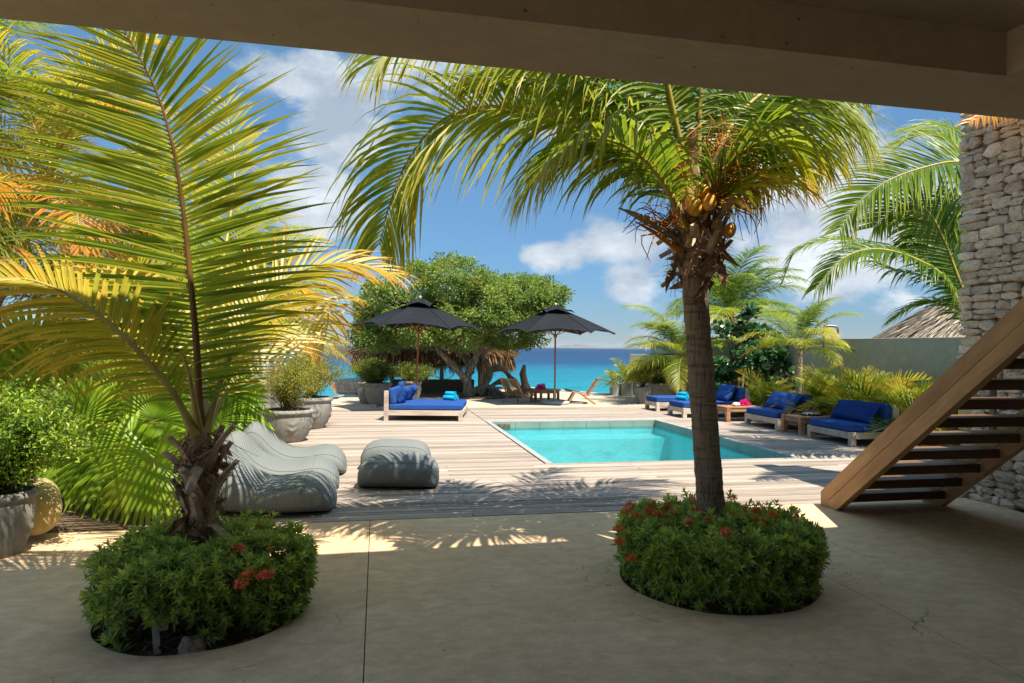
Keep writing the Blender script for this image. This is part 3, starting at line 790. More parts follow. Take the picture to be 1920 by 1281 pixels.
def block(y0_, y1_, z0_, z1_, dep, gg, corner=False):
    """one rough split stone: irregular outline, chamfered edge, broken face"""
    cy, cz, hy, hz = (y0_ + y1_) / 2, (z0_ + z1_) / 2, (y1_ - y0_) / 2, (z1_ - z0_) / 2
    n = 9; an = np.sort((np.arange(n) + gg.random(n) * .7) / n * 2 * math.pi); pw = 7.0
    c, s = np.cos(an), np.sin(an); k = (np.abs(c) ** pw + np.abs(s) ** pw) ** (-1 / pw) * (1 - .16 * gg.random(n))
    oy, oz = c * k * hy * 1.09, s * k * hz * 1.13; x_ = WX + .03 * gg.random(); tilt = gg.normal(0, .10, 2)
    def ring(f, x): return np.stack([x + (oy * f) * tilt[0] * .6 + (oz * f) * tilt[1], cy + oy * f, cz + oz * f], -1)
    mid = ring(.58, x_ - .006); mid[:, 0] += gg.normal(0, .009, n); ed = ring(.92, x_ + .004); ed[:, 0] += gg.normal(0, .006, n)
    v = np.concatenate([ring(.97, x_ + dep), ring(1.0, x_ + .035), ed, mid, [[x_ - .012 + gg.normal(0, .006), cy, cz]]])
    f = []
    for r_ in range(3): f += [(r_ * n + i_, r_ * n + (i_ + 1) % n, (r_ + 1) * n + (i_ + 1) % n, (r_ + 1) * n + i_) for i_ in range(n)]
    f += [(3 * n + i_, 3 * n + (i_ + 1) % n, 4 * n) for i_ in range(n)]
    return v, [t_[::-1] for t_ in f]
for i, (a, b, c, d) in enumerate(rects):
    corner = b > WY1 - .08
    v, f = block(a, b + (.03 * g.random() if corner else 0), c, d, .30 if corner else .12, g)
    if i < 299:
        o = part('stone', MB().add(v, f, 0, False), ['lime_stone'], sw, False)
    else: rest.add(v, f, 0, False)
part('stonework', rest, ['lime_stone'], sw, False, kind='stuff')

# left boundary wall and slat fence, right garden walls
wl = thing('boundary_wall', 'pale stained concrete wall behind the cement pots on the left', 'wall', (-2.2, 13.9, 0))
g = np.random.default_rng(4)
yy = 11.1
for k in range(4):
    part('wall_panel', MB().box((-2.22 - .03 * (k % 2), yy + .70, .99), (.16, 1.385, 1.98 + .04 * (k % 2)), .008), ['pale_wall'], wl, False); yy += 1.40
fn = thing('slat_fence', 'vertical pale slat fence with dark gaps behind the fan palms', 'fence', (-2.2, 9.3, 0))
yy = 7.7
while yy < 11.0:
    part('slat', MB().box((-2.22, yy + .07, .96), (.04, .125, 1.9), .004), ['pale_wall'], fn, False); yy += .165
part('rail', MB().box((-2.27, 9.35, 1.5), (.05, 3.3, .08)), ['joint_dark'], fn, False); part('rail', MB().box((-2.27, 9.35, .4), (.05, 3.3, .08)), ['joint_dark'], fn, False)
m = MB().box((10.6, 16.0, .85), (.18, 18.4, 2.14), .01); solo('garden_wall', m, ['wall_concrete'], 'long grey green plastered garden wall behind the yellow palms', 'wall')
wa = P(1171, 664, 26.5); wb = P(1262, 665, 25.5); m = MB().box(((wa[0] + wb[0]) / 2, (wa[1] + wb[1]) / 2, .60), (wb[0] - wa[0], .2, 1.66), .01, rot('Z', math.atan2(wb[1] - wa[1], wb[0] - wa[0]))); solo('garden_wall', m, ['wall_concrete'], 'lower grey wall at the sea end behind the potted palms', 'wall')
m = MB().box((1.95, 24.3, .22), (2.9, .3, .52), .01); solo('low_wall', m, ['brown_wall'], 'low dark brown wall behind the tree and the thatched shelter', 'wall')
pl = thing('stone_pillar', 'pale stone pillar at the far left edge behind the palm fronds', 'pillar', (-6.05, 9.0, 0))
for k in range(60):
    z = .07 + (k // 3) * .165; part('stone', protos[k % 14], None, pl).location = ((k % 3 - 1) * .3 + g.normal(0, .02) + (.1 if (k // 3) % 2 else 0), -.25 * 0 + g.normal(0, .01), z)
    o = pl.children[-1]; o.scale = (.155, .3, .085); o.rotation_euler = (0, g.normal(0, .03), g.normal(0, .03))

# soil
struct('left_garden_soil', MB().poly([(-9.5, 6.6), (-2.08, 6.6), (-2.08, 17), (-9.5, 17)], -.15, -.012), ['soil'])
struct('right_garden_soil', MB().poly([(9.26, 6.7), (10.5, 6.7), (10.5, 20.4), (9.26, 18.5)], -.15, .01), ['soil'])
struct('stair_garden_soil', MB().poly([(7.1, 3), (9.25, 3), (9.25, 6.58), (7.1, 6.58)], -.15, .0), ['soil'])
for c_, r_ in ((LP, LR), (RP, RR)): struct('planting_soil', MB().poly(circ(c_, r_ + .03), -.3, -.045), ['soil'])
g = np.random.default_rng(77); m = MB()   # leaf litter on the soil
n = 420; a = g.random(n) * 6.283; r = .58 * np.sqrt(g.random(n)) * .98
for (cx, cy), s0 in ((LP, 0), (RP, 210)):
    i = slice(s0, s0 + 210); p = np.stack([cx + r[i] * np.cos(a[i]), cy + r[i] * np.sin(a[i]), -.04 + .02 * g.random(210)], -1)
    leaves(m, p, rdir(g, 210) * [1, 1, .25], unit(np.array([0, 0, 1.]) + .4 * rdir(g, 210)), .05 + .03 * g.random(210), .02, 0, g.random(210))
n = 160; p = np.stack([-9 + 6.6 * g.random(n), 6.7 + 2.5 * g.random(n), np.full(n, .005)], -1)
leaves(m, p, rdir(g, n) * [1, 1, .25], unit(np.array([0, 0, 1.]) + .4 * rdir(g, n)), .10, .03, 0, g.random(n))
n = 130; p = np.stack([-4 + 10 * g.random(n), 2 + 4.5 * g.random(n), np.full(n, .004)], -1)
p[:50, :2] = np.array([1.55, 4.7]) + g.normal(0, .13, (50, 2)); p[50:90, :2] = np.array([3.3, 4.5]) + g.normal(0, .22, (40, 2))
leaves(m, p, rdir(g, n) * [1, 1, .1], unit(np.array([0, 0, 1.]) + .2 * rdir(g, n)), .010 + .014 * g.random(n), .005, 0, .3 * g.random(n))
part('leaf_litter', m, ['dry_leaf'], kind='stuff')

# ================================================================== STAIRS
st = thing('timber_stairs', 'open timber staircase with heavy side beams rising on the right', 'stairs', (5.3, 6.3, 0))
slope = math.atan(.823)
for xx in (4.69, 5.94):
    for k in range(2):                                  # two boards glued edge to edge
        m = MB(); t0 = .34 / 2
        za, zb_ = (0, .168) if k == 0 else (.172, .34)
        # profile in (run, rise) from the foot, run measured towards -Y
        R_, rise = 3.55, .823
        prof = [(0, 0), (R_, R_ * rise), (R_, R_ * rise + .168), (-.1, -.1 * rise + .168), (-.1, .03), (-.06, 0)] if k == 0 else [(-.1, .172 - .1 * rise), (R_, R_ * rise + .172), (R_, R_ * rise + .345), (-.24, .345 - .24 * rise - .0), (-.24, .03), (-.24, 0), (-.105, 0)]
        if k == 1: prof = [(-.107, .0), (-.107, .172 - .1 * rise), (R_, R_ * rise + .172), (R_, R_ * rise + .345), (-.24, .345 - .24 * rise), (-.24, 0)]
        if k == 0: prof = [(0, 0), (R_, R_ * rise), (R_, R_ * rise + .169), (-.105, -.105 * rise + .169), (-.105, 0)]
        ca, sa = math.cos(slope), math.sin(slope)
        q = [(u * ca + w * sa, -u * sa + w * ca) for u, w in prof]      # board-aligned frame
        n = len(q); v = [(xx_, u, w) for xx_ in (-.04, .04) for u, w in q]
        m.add(v, [tuple(range(n))[::-1], tuple(range(n, 2 * n))] + [(i, (i + 1) % n, (i + 1) % n + n, i + n) for i in range(n)])
        o = part('side_beam', m, ['stair_wood'], st); o.location = (xx - 5.3, 6.27 - 6.3, 0)
        o.matrix_local = Matrix.Translation((xx - 5.3, -.03, 0)) @ Matrix.Rotation(math.pi, 4, 'Z') @ Matrix.Diagonal((1, 1, 1, 1)) @ Matrix.Rotation(slope, 4, 'X')
for i in range(13):
    m = MB().box((0, 0, 0), (1.17, .29, .085), .006)
    o = part('tread', m, ['tread_wood'], st); o.location = (5.315 - 5.3, (6.2 - .215 * i) + .145 - 6.3, .178 * (i + 1) - .043)

for y_ in (6.17, 5.71, 5.25, 4.79): part('baluster', MB().tube([(5.98 - 5.3, y_ - 6.3, (6.27 - y_) * .823 + .05), (5.98 - 5.3, y_ - 6.3, (6.27 - y_) * .823 + 1.28)], .033, 12), ['bark_grey'], st)

# ================================================================== FURNITURE
def wedge_cushion(): pass


def pillow(name, label, loc, rz, size=(.42, .6, .16), tilt=60, mat='blue_fabric', group=None):
    m = MB(); h = np.array(size) / 2; n = 16; g = np.random.default_rng(int(abs(loc[0] * 100 + loc[1] * 37)))
    u, v = np.meshgrid(np.linspace(-1, 1, n), np.linspace(-1, 1, n), indexing='ij')
    th = np.clip((1 - u ** 4) * (1 - v ** 4), 0, 1) ** .45
    wr = np.array([[.012 * mnoise.noise(Vector((a * 2.5 + loc[0], b * 2.5, k))) for a, b in zip(ra, rb)] for k, (ra, rb) in enumerate(zip(u, v))]) * 2
    cn = 1 - .10 * (u * v) ** 2 * 0
    for sg in (1, -1):
        X = u * h[0] * (1 - .07 * (1 - v ** 2) * 0 - .06 * np.abs(u) * (1 - v * v)); Y = v * h[1] * (1 - .05 * np.abs(v) * (1 - u * u)); Z = sg * (h[2] * th) + wr * th
        i, j = np.meshgrid(np.arange(n - 1), np.arange(n - 1), indexing='ij')
        f = np.stack([i * n + j, (i + 1) * n + j, (i + 1) * n + j + 1, i * n + j + 1], -1).reshape(-1, 4)
        m.add(np.stack([X, Y, Z], -1).reshape(-1, 3), f if sg > 0 else f[:, ::-1], 0, True)
    R = rot('Y', math.radians(-tilt)); m.xf(R); zmin = np.concatenate(m.V)[:, 2].min()
    o = part(name, m, [mat]); o.location = (loc[0], loc[1], loc[2] - zmin); o.rotation_euler = (0, 0, rz)
    return setp(o, label, 'pillow', group)


def daybed(label, loc, rz, Lx, Wy, nm=1, group='blue cushioned daybeds', fabric='blue_fabric', seat=.37, name='daybed', back_h=.66):
    """frame along local x, head end at +x; nm mattresses side by side"""
    t_ = thing(name, label, 'daybed', loc, rz, group)
    zt = seat - .13
    for sx in (-1, 1):
        for sy in (-1, 1):
            hgt = zt if sx < 0 else back_h
            part('leg', MB().box((sx * (Lx / 2 - .05), sy * (Wy / 2 - .05), hgt / 2), (.095, .095, hgt), .005), ['weathered_teak'], t_)
    m = MB()
    for sy in (-1, 1): part('side_rail', MB().box((0, sy * (Wy / 2 - .02), zt - .06), (Lx - .18, .038, .11), .004), ['weathered_teak'], t_)
    for sx in (-1, 1): part('end_rail', MB().box((sx * (Lx / 2 - .02), 0, zt - .06), (.038, Wy - .19, .11), .004), ['weathered_teak'], t_)
    k = max(5, int(Lx / .11))
    for i in range(k): part('slat', MB().box((-Lx / 2 + .06 + (Lx - .12) * (i + .5) / k, 0, zt - .012), (.07, Wy - .11, .018)), ['weathered_teak'], t_)
    for i in range(3): part('back_board', MB().box((Lx / 2 - .05, 0, seat + .02 + i * .10), (.03, Wy - .19, .085), .003), ['weathered_teak'], t_)
    mw = (Wy - .04) / nm
    for i in range(nm):
        yc = -Wy / 2 + .02 + mw * (i + .5); bl = Lx - .13
        mt = part('mattress', MB().box((-.05, yc, seat - .065), (bl, mw - .02, .13), .035, n=8, bulge=.012), [fabric], t_)
        part('piping', MB().tube([(-.05 - bl / 2 + .02, yc - mw / 2 + .012, seat - .03), (-.05 + bl / 2 - .02, yc - mw / 2 + .012, seat - .03)], .006, 6), ['blue_fabric_dark'], mt)
        part('back_cushion', MB().box((Lx / 2 - .175, yc, seat + .17), (.13, mw - .03, .36), .045, rot('Y', math.radians(9)), n=6), [fabric], t_)
    return t_


def towel(label, loc, rz, group='rolled turquoise towels'):
    t_ = thing('towel_stack', label, 'towels', loc, rz, group)
    for k, (x, y, z) in enumerate(((-.085, 0, .055), (.05, .0, .055), (-.015, .01, .145))):
        m = MB(); ln = .30 - .02 * k; sp = []
        for a in np.linspace(0, 2.6 * 2 * math.pi, 40): rr = .016 + .0175 * a / math.pi * .58; sp.append((rr * math.cos(a), rr * math.sin(a)))
        rad = .056; prof = [(0.001, -ln / 2), (rad * .8, -ln / 2), (rad, -ln / 2 + .012), (rad * 1.03, 0), (rad, ln / 2 - .012), (rad * .8, ln / 2), (.001, ln / 2)]
        m.lathe((0, 0, 0), prof, 20); m.xf(rot('X', math.pi / 2)); r_ = part('towel_roll', m, ['turquoise_towel'], t_); r_.location = (x, y, z); r_.rotation_euler = (0, 0, g.normal(0, .08))
        m = MB().tube([(c_[0], -ln / 2 - .002, c_[1]) for c_ in sp], .005, 5); part('fold_edge', m, ['turquoise_towel'], r_)
    return t_


A11 = -math.radians(11)
# left double daybed, head to the left
daybed('double daybed with two blue mattresses under the left parasol', (1.16, 15.93, 0), math.pi + A11, 1.74, 1.66, 2, 'blue cushioned daybeds', name='daybed')
c11, s11 = math.cos(A11), math.sin(A11)
def onbed(x, y): return (1.16 + x * c11 - y * s11, 15.93 + x * s11 + y * c11)
x, y = onbed(-.50, -.44); pillow('pillow', 'plump blue pillow on the nearer half of the double daybed', (x, y, .375), A11, (.40, .58, .18), 68)
x, y = onbed(-.46, .42); pillow('pillow', 'plump blue pillow on the farther half of the double daybed', (x, y, .375), A11, (.40, .58, .18), 60)
x, y = onbed(-.70, .36); pillow('pillow', 'blue pillow standing up highest at the head of the double daybed', (x, y, .40), A11, (.42, .5, .14), 86)
x, y = onbed(.50, .42); towel('rolled turquoise towels on the foot of the double daybed', (x, y, .38), A11 + 1.1)

# right hand row, feet to the pool
def rowbed(label, y0, y1, x0, x1, **k): return daybed(label, ((x0 + x1) / 2, (y0 + y1) / 2, 0), k.pop('rz', 0), x1 - x0, y1 - y0, **k)
rowbed('blue lounger farthest along the pool, next to the carved square pot', 16.85, 17.65, 7.2, 8.95)
rowbed('blue lounger with rolled towels half hidden by the palm trunk', 15.15, 16.05, 7.15, 8.88)
rowbed('blue two seat daybed between the two low wooden tables', 12.66, 13.94, 8.04, 8.98)
rowbed('blue two seat daybed nearest the stairs beside the pool', 10.38, 11.62, 8.00, 8.94)
pillow('pillow', 'blue pillow on the farthest lounger behind the palm trunk', (8.6, 17.25, .375), 0, (.40, .6, .17), 62)
pillow('pillow', 'square blue pillow on the lounger with the towels', (8.48, 15.6, .375), 0, (.46, .66, .2), 58)
pillow('pillow', 'long blue pillow on the daybed between the tables', (8.56, 13.28, .375), 0, (.40, 1.08, .2), 56)
pillow('pillow', 'long blue pillow on the daybed nearest the stairs', (8.52, 10.98, .375), 0, (.40, 1.10, .2), 56, 'blue_fabric_dark')
towel('rolled turquoise towels on the lounger behind the palm trunk', (7.48, 15.85, .38), .5)


def low_table(label, loc, rz, Lx, Wy, h, mat='warm_teak', nb=5):
    t_ = thing('low_table', label, 'table', loc, rz, 'low wooden tables')
    for sx in (-1, 1):
        for sy in (-1, 1): part('leg', MB().box((sx * (Lx / 2 - .045), sy * (Wy / 2 - .045), (h - .03) / 2), (.09, .09, h - .03), .004), [mat], t_)
    for sy in (-1, 1): part('apron', MB().box((0, sy * (Wy / 2 - .03), h - .07), (Lx - .2, .03, .07), .003), [mat], t_)
    for sx in (-1, 1): part('apron', MB().box((sx * (Lx / 2 - .03), 0, h - .07), (.03, Wy - .2, .07), .003), [mat], t_)
    w = Wy / nb
    for i in range(nb): part('board', MB().box((0, -Wy / 2 + w * (i + .5), h - .014), (Lx, w - .006, .03), .003), [mat], t_)
    return t_


low_table('low wooden table holding the pink flowers beside the pool', (8.22, 14.55, 0), 0, .9, .66, .34)
low_table('low wooden table with the dark tray beside the pool', (8.44, 12.17, 0), 0, .84, .66, .35)


def posy(name, label, loc, r, n, mat='pink_petal', cat='flowers'):
    g = np.random.default_rng(int(loc[0] * 50)); m = MB(); q = rdir(g, n); q[:, 2] = abs(q[:, 2])
    p = q * r * (.3 + .7 * g.random((n, 1))) + [0, 0, .02]; leaves(m, p, q + rdir(g, n) * .8, rdir(g, n), .05, .045, 0, g.random(n))
    o = part(name, m, [mat]); o.location = loc; setp(o, label, cat); return o


posy('bougainvillea', 'bright pink flowers lying on the wooden table by the lounger', (8.35, 14.5, .345), .12, 160)
m = MB(); m.lathe((0, 0, 0), [(.001, 0), (.05, .0), (.085, .03), (.07, .06), (.03, .085), (.001, .09)], 20, mod=lambda a, z, r: .012 * np.sin(a * 5 + z * 60) * (r > .01)); m.xf(rot('Z', .3) * [1.25, 1, 1])
o = part('seashell', m, ['white_ceramic']); o.location = (8.12, 14.44, .346); setp(o, 'white sea shell beside the pink flowers on the table', 'shell')
ty = thing('tray', 'dark oval tray on the wooden table between the daybeds', 'tray', (8.5, 12.2, .352)); m = MB(); m.lathe((0, 0, 0), [(.001, 0), (.2, 0), (.24, .025), (.232, .027), (.2, .008), (.001, .008)], 32); m.xf(np.diag([1, .75, 1])); part('dish', m, ['dark_tray'], ty)
for k in range(2): part('handle', MB().tube([(s_ * .05, (-1) ** k * .18, .025) if False else (.06 * s_, (-1) ** k * (.175 + .02 * (1 - s_ * s_)), .03 + .02 * (1 - s_ * s_)) for s_ in (-1, -.5, 0, .5, 1)], .006, 6), ['steel'], ty)
g = np.random.default_rng(31)
for k, lab in enumerate(('crumpled white napkin on the left of the dark tray', 'crumpled white napkin in the middle of the dark tray', 'crumpled white napkin on the right of the dark tray')):
    u, v = np.meshgrid(np.linspace(-1, 1, 10), np.linspace(-1, 1, 10), indexing='ij')
    Z = np.array([[abs(mnoise.noise(Vector((a * 2 + k * 5, b * 2, .3)))) * .09 for a, b in zip(x_, y_)] for x_, y_ in zip(u, v)])
    i, j = np.meshgrid(np.arange(9), np.arange(9), indexing='ij'); f = np.stack([i * 10 + j, (i + 1) * 10 + j, (i + 1) * 10 + j + 1, i * 10 + j + 1], -1).reshape(-1, 4)
    o = part('napkin', MB().add(np.stack([u * .07, v * .07, Z + .012], -1).reshape(-1, 3), f, 0, True), ['white_ceramic']); o.location = (8.38 + .12 * k, 12.2 + .03 * (k - 1), .356); setp(o, lab, 'napkin')

# parasols
def parasol(label, loc, rz, R_=1.80, rim=2.08, top=2.84, pole_tilt=(0, 0)):
    t_ = thing('parasol', label, 'parasol', loc, rz, 'black hexagonal parasols')
    m = MB(); m.lathe((0, 0, 0), [(.001, 0), (.42, 0), (.44, .03), (.43, .07), (.36, .095), (.001, .10)], 40); part('base', m, ['pot_pale'], t_)
    part('base_tube', MB().tube([(0, 0, .09), (0, 0, .42)], .032, 14), ['steel'], t_)
    part('pole', MB().tube([(0, 0, .3), (0, 0, top - .02)], .026, 14), ['umbrella_wood'], t_)
    part('finial', MB().lathe((0, 0, top - .02), [(.001, .0), (.035, .0), (.03, .05), (.045, .08), (.035, .115), (.001, .13)], 16), ['weathered_teak'], t_)
    an = [i * math.pi / 3 for i in range(6)]
    def shell(r0_, r1_, zf, nr, sag, off=0.0):
        m = MB(); na = 10
        for i in range(6):
            vv = []
            for a in range(nr + 1):
                u = a / nr; r = r0_ + (r1_ - r0_) * u
                for b in range(na + 1):
                    w = b / na; A, B = an[i], an[(i + 1) % 6]
                    p = np.array([math.cos(A), math.sin(A)]) * (1 - w) + np.array([math.cos(B), math.sin(B)]) * w
                    s_ = 4 * w * (1 - w)
                    rr = r * (1 - sag * .085 * u * s_)
                    z = zf(u) - sag * .05 * math.sin(u * math.pi) * s_ + sag * .11 * u ** 3 * s_ + .008 * math.sin(w * 17 + i * 3) * u * u * s_
                    vv.append((p[0] * rr, p[1] * rr, z + off))
            ii, jj = np.meshgrid(np.arange(nr), np.arange(na), indexing='ij'); q = na + 1
            f = np.stack([ii * q + jj, (ii + 1) * q + jj, (ii + 1) * q + jj + 1, ii * q + jj + 1], -1).reshape(-1, 4); m.add(np.array(vv), f, 0, True)
        return m
    zf = lambda u: rim + (top - .12 - rim) * (1 - (u * .86 + .14)) ** 1.0 * 1.0 / .86 - .05 * math.sin(u * math.pi) * 0 + .05 * (1 - u) * u
    cp = part('canopy', shell(.14 * R_, R_, zf, 14, 1.0), ['black_canvas'], t_)
    sm = MB()
    for A in an: sm.tube([(math.cos(A) * r, math.sin(A) * r, zf((r / R_ - .14) / .86) + .004) for r in np.linspace(.16 * R_, R_ * .995, 12)], .008, 5)
    part('seams', sm, ['black_canvas'], cp)
    vc = part('vent_cap', shell(.02, .33 * R_, lambda u: top - (top - rim) * .33 * u ** 1.15 * .93 + .04, 6, .9), ['black_canvas'], t_)
    for A in an:
        d = np.array([math.cos(A), math.sin(A)])
        rb = part('rib', MB().tube([(*(d * r), zf(max(0, (r / R_ - .14) / .86)) - .03) for r in np.linspace(.05, R_ * .97, 8)], .013, 6, flat=1.4), ['umbrella_wood'], t_)
        part('strut', MB().tube([(*(d * .04), rim - .05), (*(d * R_ * .5), zf(.42) - .05)], .011, 6), ['umbrella_wood'], rb)
    part('hub', MB().lathe((0, 0, rim - .12), [(.03, 0), (.055, .01), (.055, .08), (.03, .1)], 16), ['umbrella_wood'], t_)
    part('hub', MB().lathe((0, 0, top - .22), [(.03, 0), (.06, .01), (.06, .08), (.03, .1)], 16), ['umbrella_wood'], t_)
    return t_


b = G(1040, 757.3); parasol('black parasol standing on its round base beside the wooden chairs', (b[0], b[1], 0), A11, 1.80, 2.06, 2.86)
b = G(779, 768.5); u1 = parasol('black parasol rising behind the double daybed', (b[0], b[1], 0), A11 + .06, 1.72, 2.10, 2.86); u1.rotation_euler.y = .03


def low_chair(label, loc, rz, woven=True):
    """low lounge chair facing local +x"""
    t_ = thing('lounge_chair', label, 'chair', loc, rz, 'low wooden lounge chairs')
    hw = .29
    for s_ in (-1, 1):
        y = s_ * hw
        part('leg', MB().tube([(.34, y, .36), (.24, y, .20), (.30, y, .0)] if False else [(.20, y, .33), (.30, y, .15), (.40, y, 0)], .022, 8, flat=1.2), ['warm_teak'], t_)
        part('leg', MB().tube([(.06, y, .33), (-.18, y, .16), (-.42, y, 0)], .022, 8, flat=1.2), ['warm_teak'], t_)
        part('side_rail', MB().tube(spline([(.46, y, .40), (.2, y, .345), (-.12, y, .27), (-.24, y, .26)], 8), .02, 8), ['warm_teak'], t_)
        part('back_post', MB().tube([(-.16, y, .24), (-.36, y, .50), (-.50, y, .73)], .021, 8), ['warm_teak'], t_)
    for (x, z) in ((.46, .40), (-.50, .72), (-.20, .26), (.30, .15)): part('cross_rail', MB().tube([(x, -hw, z), (x, hw, z)], .017, 8), ['warm_teak'], t_)
    def weave(p0, p1):
        m = MB(); n = 15; p0, p1 = np.array(p0), np.array(p1); nn = unit(np.cross(p1 - p0, [0, 1, 0]))
        for i in range(n):
            c0 = p0 + (p1 - p0) * (i + .5) / n; m.tube([np.array([c0[0], y_, c0[2]]) + nn * .006 * (-1) ** (i + k) for k, y_ in enumerate(np.linspace(-hw, hw, 15))], .0075, 4, cap=False)
        for j in range(n):
            y_ = -hw + .02 + (2 * hw - .04) * (j + .5) / n; m.tube([p0 + (p1 - p0) * q + [0, y_, 0] + nn * .006 * (-1) ** (j + k + 1) for k, q in enumerate(np.linspace(0, 1, 15))], .0075, 4, cap=False)
        return m
    part('woven_seat', weave((.45, 0, .395), (-.19, 0, .265)), ['dry_leaf'], t_)
    part('woven_back', weave((-.20, 0, .30), (-.495, 0, .71)), ['dry_leaf'], t_)
    return t_


low_chair('low woven lounge chair on the left of the parasol pole', (4.12, 19.85, 0), math.radians(42))
low_chair('low woven lounge chair on the right of the parasol pole', (5.95, 19.55, 0), math.radians(168))
tb = thing('coffee_table', 'six sided low wooden table between the two woven chairs', 'table', (5.05, 20.35, 0))
for k in range(6):
    a = k * math.pi / 3; part('leg', MB().box((.42 * math.cos(a), .42 * math.sin(a), .17), (.07, .07, .34), .004, rot('Z', a)), ['warm_teak'], tb)
hx = lambda r: [(r * math.cos(k * math.pi / 3), r * math.sin(k * math.pi / 3)) for k in range(6)]
for k in range(6):
    a = k * math.pi / 3; b_ = a + math.pi / 3
    part('board', MB().poly([(.02 * math.cos(a + .5), .02 * math.sin(a + .5)), (.50 * math.cos(a + .012), .50 * math.sin(a + .012)), (.50 * math.cos(b_ - .012), .50 * math.sin(b_ - .012))], .34, .37), ['warm_teak'], tb)
    part('apron', MB().box((.38 * math.cos(a + math.pi / 6), .38 * math.sin(a + math.pi / 6), .30), (.03, .36, .07), .003, rot('Z', a + math.pi / 6)), ['warm_teak'], tb)
posy('bougainvillea', 'dark pink flowers in a heap on the six sided table', (4.86, 20.1, .37), .15, 220)
m = MB().lathe((0, 0, 0), [(.001, 0), (.05, 0), (.06, .02), (.06, .17), (.052, .17), (.05, .02), (.001, .02)], 20)
o = part('candle_holder', m, ['white_ceramic']); o.location = (5.02, 20.42, .371); setp(o, 'white candle holder beside the pole on the six sided table', 'candle holder')

# knitted loungers and poufs
def sausage(prof, wid, name, label, cat, loc, rz, group, p=2.6, seam=True):
    """prof: (x, bottom, top) stations; wid: half width at each; soft filled body"""
    X = np.array([q[0] for q in prof]); n = 46; s_ = np.linspace(0, 1, n)
    xs = X[0] + (X[-1] - X[0]) * (.5 - .5 * np.cos(s_ * math.pi))
    def cub(Y_):
        c = spline([(x, 0, y) for x, y in zip(X, Y_)], 200); return np.interp(xs, c[:, 0], c[:, 2])
    top = cub([q[2] for q in prof]); bot = cub([q[1] for q in prof]); w = cub(wid); k = 56; an = np.arange(k) / k * 2 * math.pi
    V_ = []
    for i in range(n):
        c = (top[i] + bot[i]) / 2; hh = max((top[i] - bot[i]) / 2, .004); ww = max(w[i], .004)
        ca, sa = np.cos(an), np.sin(an); q = (np.abs(ca) ** p + np.abs(sa) ** p) ** (-1 / p)
        yy = ww * ca * q; z = c + hh * sa * q
        bump_ = np.array([mnoise.noise(Vector((xs[i] * 3.2 + loc[0] * 7, y_ * 3.2, z_ * 3.2 + loc[1] * 3))) for y_, z_ in zip(yy, z)]) * .011
        yy = yy * (1 + bump_); z = z + bump_ * np.clip(z / .1, 0, 1)
        z = np.maximum(z, .004 + .0 * z); V_.append(np.stack([np.full(k, xs[i]), yy, z], -1))
    v = np.concatenate(V_); i, j = np.meshgrid(np.arange(n - 1), np.arange(k), indexing='ij')
    f = np.stack([i * k + j, i * k + (j + 1) % k, (i + 1) * k + (j + 1) % k, (i + 1) * k + j], -1).reshape(-1, 4)[:, ::-1]
    t_ = thing(name, label, cat, loc, rz, group)
    m = MB().add(v, f, 0, True); m.add(V_[0], [tuple(range(k))], 0, True); m.add(V_[-1], [tuple(range(k))[::-1]], 0, True)
    bd = part('cover', m, ['knit_fabric'], t_)
    if seam:
        for sg in (.62, math.pi - .62):
            jj = int(sg / (2 * math.pi) * k); pts = [V_[i][jj] * [1, 1.0, 1.0] + [0, 0, .003] for i in range(2, n - 2)]; part('seam', MB().tube(pts, .0035, 5), ['knit_fabric'], t_)
        if name == 'knitted_lounger':
            ii = int(n * .70); pts = [V_[ii][q % k] * [1, 1.005, 1] + [0, 0, .003] for q in range(2, k // 2 - 1)]; part('seam', MB().tube(pts, .0035, 5), ['knit_fabric'], t_)
    return t_


LG = [(-.74, .0, .05), (-.70, .0, .30), (-.60, .0, .52), (-.46, 0, .67), (-.33, 0, .61), (-.17, 0, .42), (.02, 0, .315), (.22, 0, .31), (.40, 0, .34), (.55, 0, .315), (.66, 0, .21), (.70, .02, .08)]
LW = [.14, .28, .33, .37, .39, .42, .45, .46, .46, .42, .33, .14]
sausage(LG, LW, 'knitted_lounger', 'grey knitted lounger nearest the palm trunk with striped shade on it', 'lounger', (-1.10, 7.24, 0), math.radians(-3), 'grey knitted loungers')
sausage(LG, LW, 'knitted_lounger', 'grey knitted lounger in the middle of the three on the deck', 'lounger', (-1.12, 8.22, 0), math.radians(2), 'grey knitted loungers')
sausage(LG, LW, 'knitted_lounger', 'grey knitted lounger farthest back beside the cement pots', 'lounger', (-1.08, 9.22, 0), math.radians(0), 'grey knitted loungers')
PF = [(-.46, .03, .10), (-.44, .0, .23), (-.36, .0, .33), (-.2, 0, .375), (0, 0, .38), (.2, 0, .375), (.36, 0, .33), (.44, 0, .23), (.46, .03, .10)]
PW = [.14, .24, .29, .32, .33, .32, .29, .24, .14]
sausage(PF, PW, 'knitted_pouf', 'grey knitted pouf in front with palm shade on its right side', 'pouf', (.27, 8.20, 0), math.radians(-10), 'grey knitted poufs', 2.7)
sausage(PF, PW, 'knitted_pouf', 'grey knitted pouf behind the other in full sun', 'pouf', (.27, 9.42, 0), math.radians(-8), 'grey knitted poufs', 2.7)

